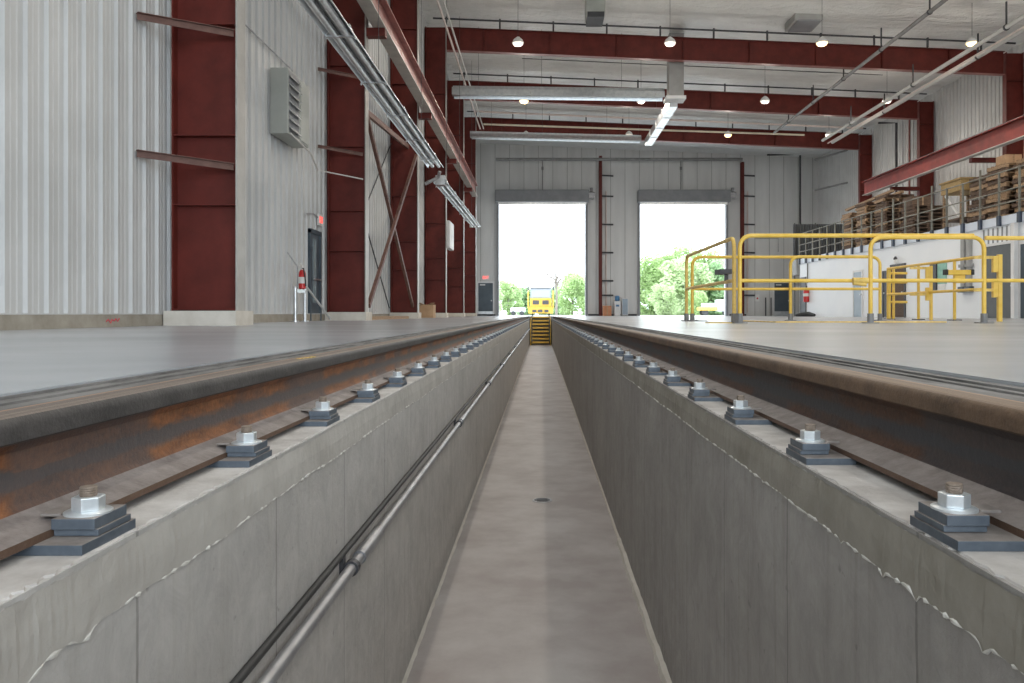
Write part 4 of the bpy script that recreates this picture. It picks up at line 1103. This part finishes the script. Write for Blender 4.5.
# ------------------------------------------------------------------ outside
m = MB(); m.box((-140, YB + .3, -.45), (160, 220, -.06)); m.box((-140, -90, -.45), (160, YN, -.06))
struct(m, 'ground', M['gravel'], 'pale gravel yard outside the hall', 'ground')
def tree_mesh(seed, h, w, n, size, trunk_h):
    rnd = random.Random(seed); lf = MB(); clumps = []
    for k in range(34):
        z = h * rnd.uniform(.06, .92); rr = w * math.sqrt(max(.05, 1 - ((z / h - .5) / .55) ** 2))
        a = rnd.uniform(0, 6.28); q = rnd.uniform(.15, .85) * rr
        clumps.append((q * math.cos(a), q * math.sin(a), z, rnd.uniform(.16, .30) * w + .25))
    for i in range(n):
        cx_, cy_, cz_, cr = rnd.choice(clumps)
        th, ph = rnd.uniform(0, 6.28), math.acos(rnd.uniform(-1, 1)); r_ = cr * rnd.uniform(.6, 1.05)
        c = Vector((cx_ + r_ * math.sin(ph) * math.cos(th), cy_ + r_ * math.sin(ph) * math.sin(th), max(.1, cz_ + r_ * math.cos(ph))))
        u = Vector((rnd.uniform(-1, 1), rnd.uniform(-1, 1), rnd.uniform(-.6, .6))).normalized(); v = u.orthogonal().normalized()
        s = size * rnd.uniform(.6, 1.3)
        lf.add([c - u * s, c + v * s * .55, c + u * s, c - v * s * .55], [(0, 1, 2, 3)])
    tr = MB()
    tr.tube([(0, 0, -.2), (.05, 0, trunk_h), (.0, .08, h * .75)], [.03 * h, .022 * h, .006 * h], 8)
    for k in range(7):
        cx_, cy_, cz_, cr = clumps[k]; zb = rnd.uniform(.25, .5) * h
        tr.tube([(.03, .02, zb), (cx_ * .5, cy_ * .5, (zb + cz_) / 2 + .1), (cx_, cy_, cz_)], [.011 * h, .008 * h, .003 * h], 6)
    return lf, tr
protos = {}
def tree(kind, x, y, scale, label, rz):
    if kind not in protos:
        sd, h, w, mt = {'round': (3, 6.5, 3.2, 'leaf'), 'pale': (5, 5.5, 3.0, 'leafpale'), 'deep': (9, 6.0, 2.8, 'leafdeep')}[kind]
        lf, tr = tree_mesh(sd, h, w, 7500, .19, h * .3)
        t = thing('leafy_tree', (0, 0, 0), label, 'tree', 'trees beyond the yard')
        o = lf.build('crown', M[mt], t, fix=False); tr.build('trunk', M['bark'], t, smooth=True); protos[kind] = t
    else: t = dup(protos[kind], (0, 0, 0), label)
    t.location = (x, y, -.06); t.scale = (scale,) * 3; t.rotation_euler.z = rz
tl = [('pale', -7.0, 104, .72, 'pale tree seen at the left edge of the first doorway'), ('round', -4.6, 110, .74, 'low green tree left of the yellow rail vehicle'),
      ('deep', -2.2, 118, .74, 'dark tree just behind the left of the rail vehicle'), ('deep', .6, 122, .62, 'low dark tree straight behind the rail vehicle'),
      ('round', 4.1, 104, .86, 'rounded green tree right of the yellow rail vehicle'), ('pale', 6.6, 108, .92, 'pale tree at the right edge of the first doorway'), ('deep', 2.4, 116, .72, 'dark low tree behind the bare tree'),
      ('deep', 12.6, 108, 1.0, 'dark green tree at the left edge of the second doorway'), ('round', 15.2, 103, 1.22, 'tall green tree left of centre in the second doorway'), ('pale', 17.8, 98, 1.22, 'tall pale tree at the centre of the second doorway'),
      ('round', 20.6, 106, 1.42, 'tallest green tree in the second doorway, behind the guardrail'), ('deep', 22.8, 99, 1.22, 'deep green tree at the right edge of the second doorway'), ('pale', 25.4, 106, 1.3, 'pale tree hidden partly by the right jamb of the second doorway'),
      ('pale', 14.4, 92, .62, 'low pale bush at the lower left of the second doorway'), ('round', 17.6, 90, .45, 'low green bush below the pale tree in the second doorway'), ('deep', 19.0, 116, 1.45, 'dark tree behind the others in the second doorway')]
for i, (k, x, y, s, lab) in enumerate(tl): tree(k, x, y, s, lab, i * 1.3)
# bare tree
t = thing('bare_tree', (1.9, 98, -.06), 'thin bare tree rising behind the rail vehicle', 'tree')
rnd = random.Random(4); m = MB(); m.tube([(1.9, 98, -.06), (1.95, 98, 2.5), (1.8, 98, 4.2)], [.18, .14, .1], 7); m.build('trunk', M['bark'], t, smooth=True)
for k in range(12):
    a = rnd.uniform(0, 6.28); b = Vector((1.85, 98, 3.2 + k * .12)); e = b + Vector((math.cos(a) * rnd.uniform(.7, 1.9), math.sin(a) * .9, rnd.uniform(.5, 1.5)))
    m = MB(); mid = (b + e) / 2 + Vector((rnd.uniform(-.1, .1), 0, .1)); m.tube([b, mid, e], [.10, .07, .035], 5)
    for j in range(3):
        q = mid.lerp(e, .3 + .3 * j); m.tube([q, q + Vector((rnd.uniform(-.35, .35), rnd.uniform(-.2, .2), rnd.uniform(.1, .4)))], [.045, .025], 4)
    m.build('branch', M['bark'], t)
# rail vehicle
yv = 68.0
t = thing('rail_vehicle', (-.02, yv, 0), 'yellow rail maintenance vehicle with a pale cab on the track outside', 'rail vehicle')
def vb(name, a, b, mt, bev=.03, par=None):
    m = MB(); m.box(a, b); return m.build(name, M[mt], par or t, bevel=bev)
vb('chassis', (-1.05, yv + .3, .42), (1.0, yv + 5, .75), 'vehyellow'); vb('buffer_beam', (-1.1, yv + .1, .16), (1.05, yv + .3, .62), 'vehyellow')
vh = vb('hood', (-.95, yv + .5, .75), (.9, yv + 2.6, 1.5), 'vehyellow')
for x in (-.72, .12): vb('grille', (x, yv + .46, .95), (x + .55, yv + .5, 1.3), 'dark', 0, vh)
vc = vb('cab', (-.95, yv + 2.6, .75), (.9, yv + 4.8, 2.45), 'cabgrey', .08)
m = MB(); m.box((-.85, yv + 2.56, 1.6), (.8, yv + 2.6, 2.25)); m.build('windscreen', M['glass'], vc)
vb('cab_roof', (-1.02, yv + 2.5, 2.45), (.97, yv + 4.9, 2.53), 'cabgrey')
for x in (-.75, -.28, .3): vb('step', (x, yv + .06, .28), (x + .35, yv + .1, .48), 'dark', 0)
m = MB(); m.cyl((0, yv - .25, .38), (0, yv + .15, .38), .1, 12); m.box((-.12, yv - .35, .28), (.12, yv - .22, .5)); m.build('coupler', M['dark'], t)
for x in (-1.12, 1.07):
    m = MB(); m.tube([(x, yv + .2, .6), (x, yv + .2, 2.2), (x, yv + .6, 2.3), (x, yv + 2.4, 2.3), (x, yv + 2.4, .75)], .045, 8); m.build('handrail', M['vehyellow'], t, smooth=True)
    m = MB(); m.box((x - .07, yv + .1, 2.15), (x + .07, yv + .24, 2.5)); m.build('marker_lamp', M['dark'], t)
for x in (-.74, .72):
    for y in (yv + 1.0, yv + 4.2):
        m = MB(); m.cyl((x - .05, y, .42), (x + .05, y, .42), .42, 20); m.build('wheel', M['dark'], t)
# small truck outside the right doorway
xt, yt = 18.9, 84
t = thing('utility_truck', (xt, yt, -.06), 'white and yellow utility truck parked beyond the second doorway', 'truck')
def tb(name, a, b, mt, bev=.04):
    m = MB(); m.box((xt + a[0], yt + a[1], a[2]), (xt + b[0], yt + b[1], b[2])); return m.build(name, M[mt], t, bevel=bev)
tb('flatbed', (-2.0, 0, .5), (-.1, 1.7, .85), 'yellow'); tb('hood', (.9, .1, .4), (1.6, 1.6, .95), 'cabwhite'); tb('cab', (-.1, .1, .4), (.9, 1.6, 1.65), 'cabwhite', .1)
tb('side_window', (.05, .07, 1.05), (.75, .1, 1.5), 'glass', 0); tb('load', (-1.6, .2, .85), (-.4, 1.4, 1.25), 'cabwhite')
for x in (-1.4, 1.05):
    for y in (.1, 1.45):
        m = MB(); m.cyl((xt + x, yt + y, .28), (xt + x, yt + y + .2, .28), .34, 18); m.build('wheel', M['tyre'], t)
# white trailer left of vehicle
t = thing('box_trailer', (-2.6, 80, -.06), 'low white trailer parked left of the rail vehicle', 'trailer')
m = MB(); m.box((-3.1, 80, .3), (-1.6, 81.5, .75)); m.build('body', M['cabwhite'], t, bevel=.05)
for x in (-2.8, -1.95):
    m = MB(); m.cyl((x, 79.95, .18), (x, 80.1, .18), .24, 14); m.build('wheel', M['tyre'], t)

# ------------------------------------------------------------------ light and camera
wd = D.worlds.new('overcast_sky'); bpy.context.scene.world = wd; wd.use_nodes = True
nt = wd.node_tree; bg = nt.nodes['Background']
bg.inputs[0].default_value = (.82, .915, 1.0, 1); bg.inputs[1].default_value = 5.5
def portal(x, y, z, sx, sz, rot):
    l = D.lights.new('doorway_portal', 'AREA'); l.shape = 'RECTANGLE'; l.size = sx; l.size_y = sz; l.cycles.is_portal = True
    o = D.objects.new('doorway_portal', l); COL.objects.link(o); o.location = (x, y, z); o.rotation_euler = rot
for a, b in DO: portal((a + b) / 2, YB - .02, 3.7, b - a, 7.4, (-math.pi / 2, 0, 0))
for a, b in ((-4.2, 4.6), (5.6, 17.0)): portal((a + b) / 2, YN + .02, 3.7, b - a, 7.4, (math.pi / 2, 0, 0))

cam = D.cameras.new('camera'); co = D.objects.new('camera', cam); COL.objects.link(co)
co.location = (0, 0, H); co.rotation_euler = (math.pi / 2, 0, 0)
cam.sensor_width = 36; cam.lens = F * 36 / 1024
cam.shift_x = (512 - CX) / 1024; cam.shift_y = -(341.5 - CY) / 1024
cam.clip_start = .02; cam.clip_end = 500
sc = bpy.context.scene; sc.camera = co
sc.view_settings.view_transform = 'Standard'; sc.view_settings.look = 'None'
sc.view_settings.exposure = 0.0; sc.view_settings.gamma = 1; sc.view_settings.use_curve_mapping = False
sc.cycles.use_denoising = True
sc.cycles.max_bounces = 8; sc.cycles.diffuse_bounces = 5
sc.cycles.sample_clamp_indirect = 8
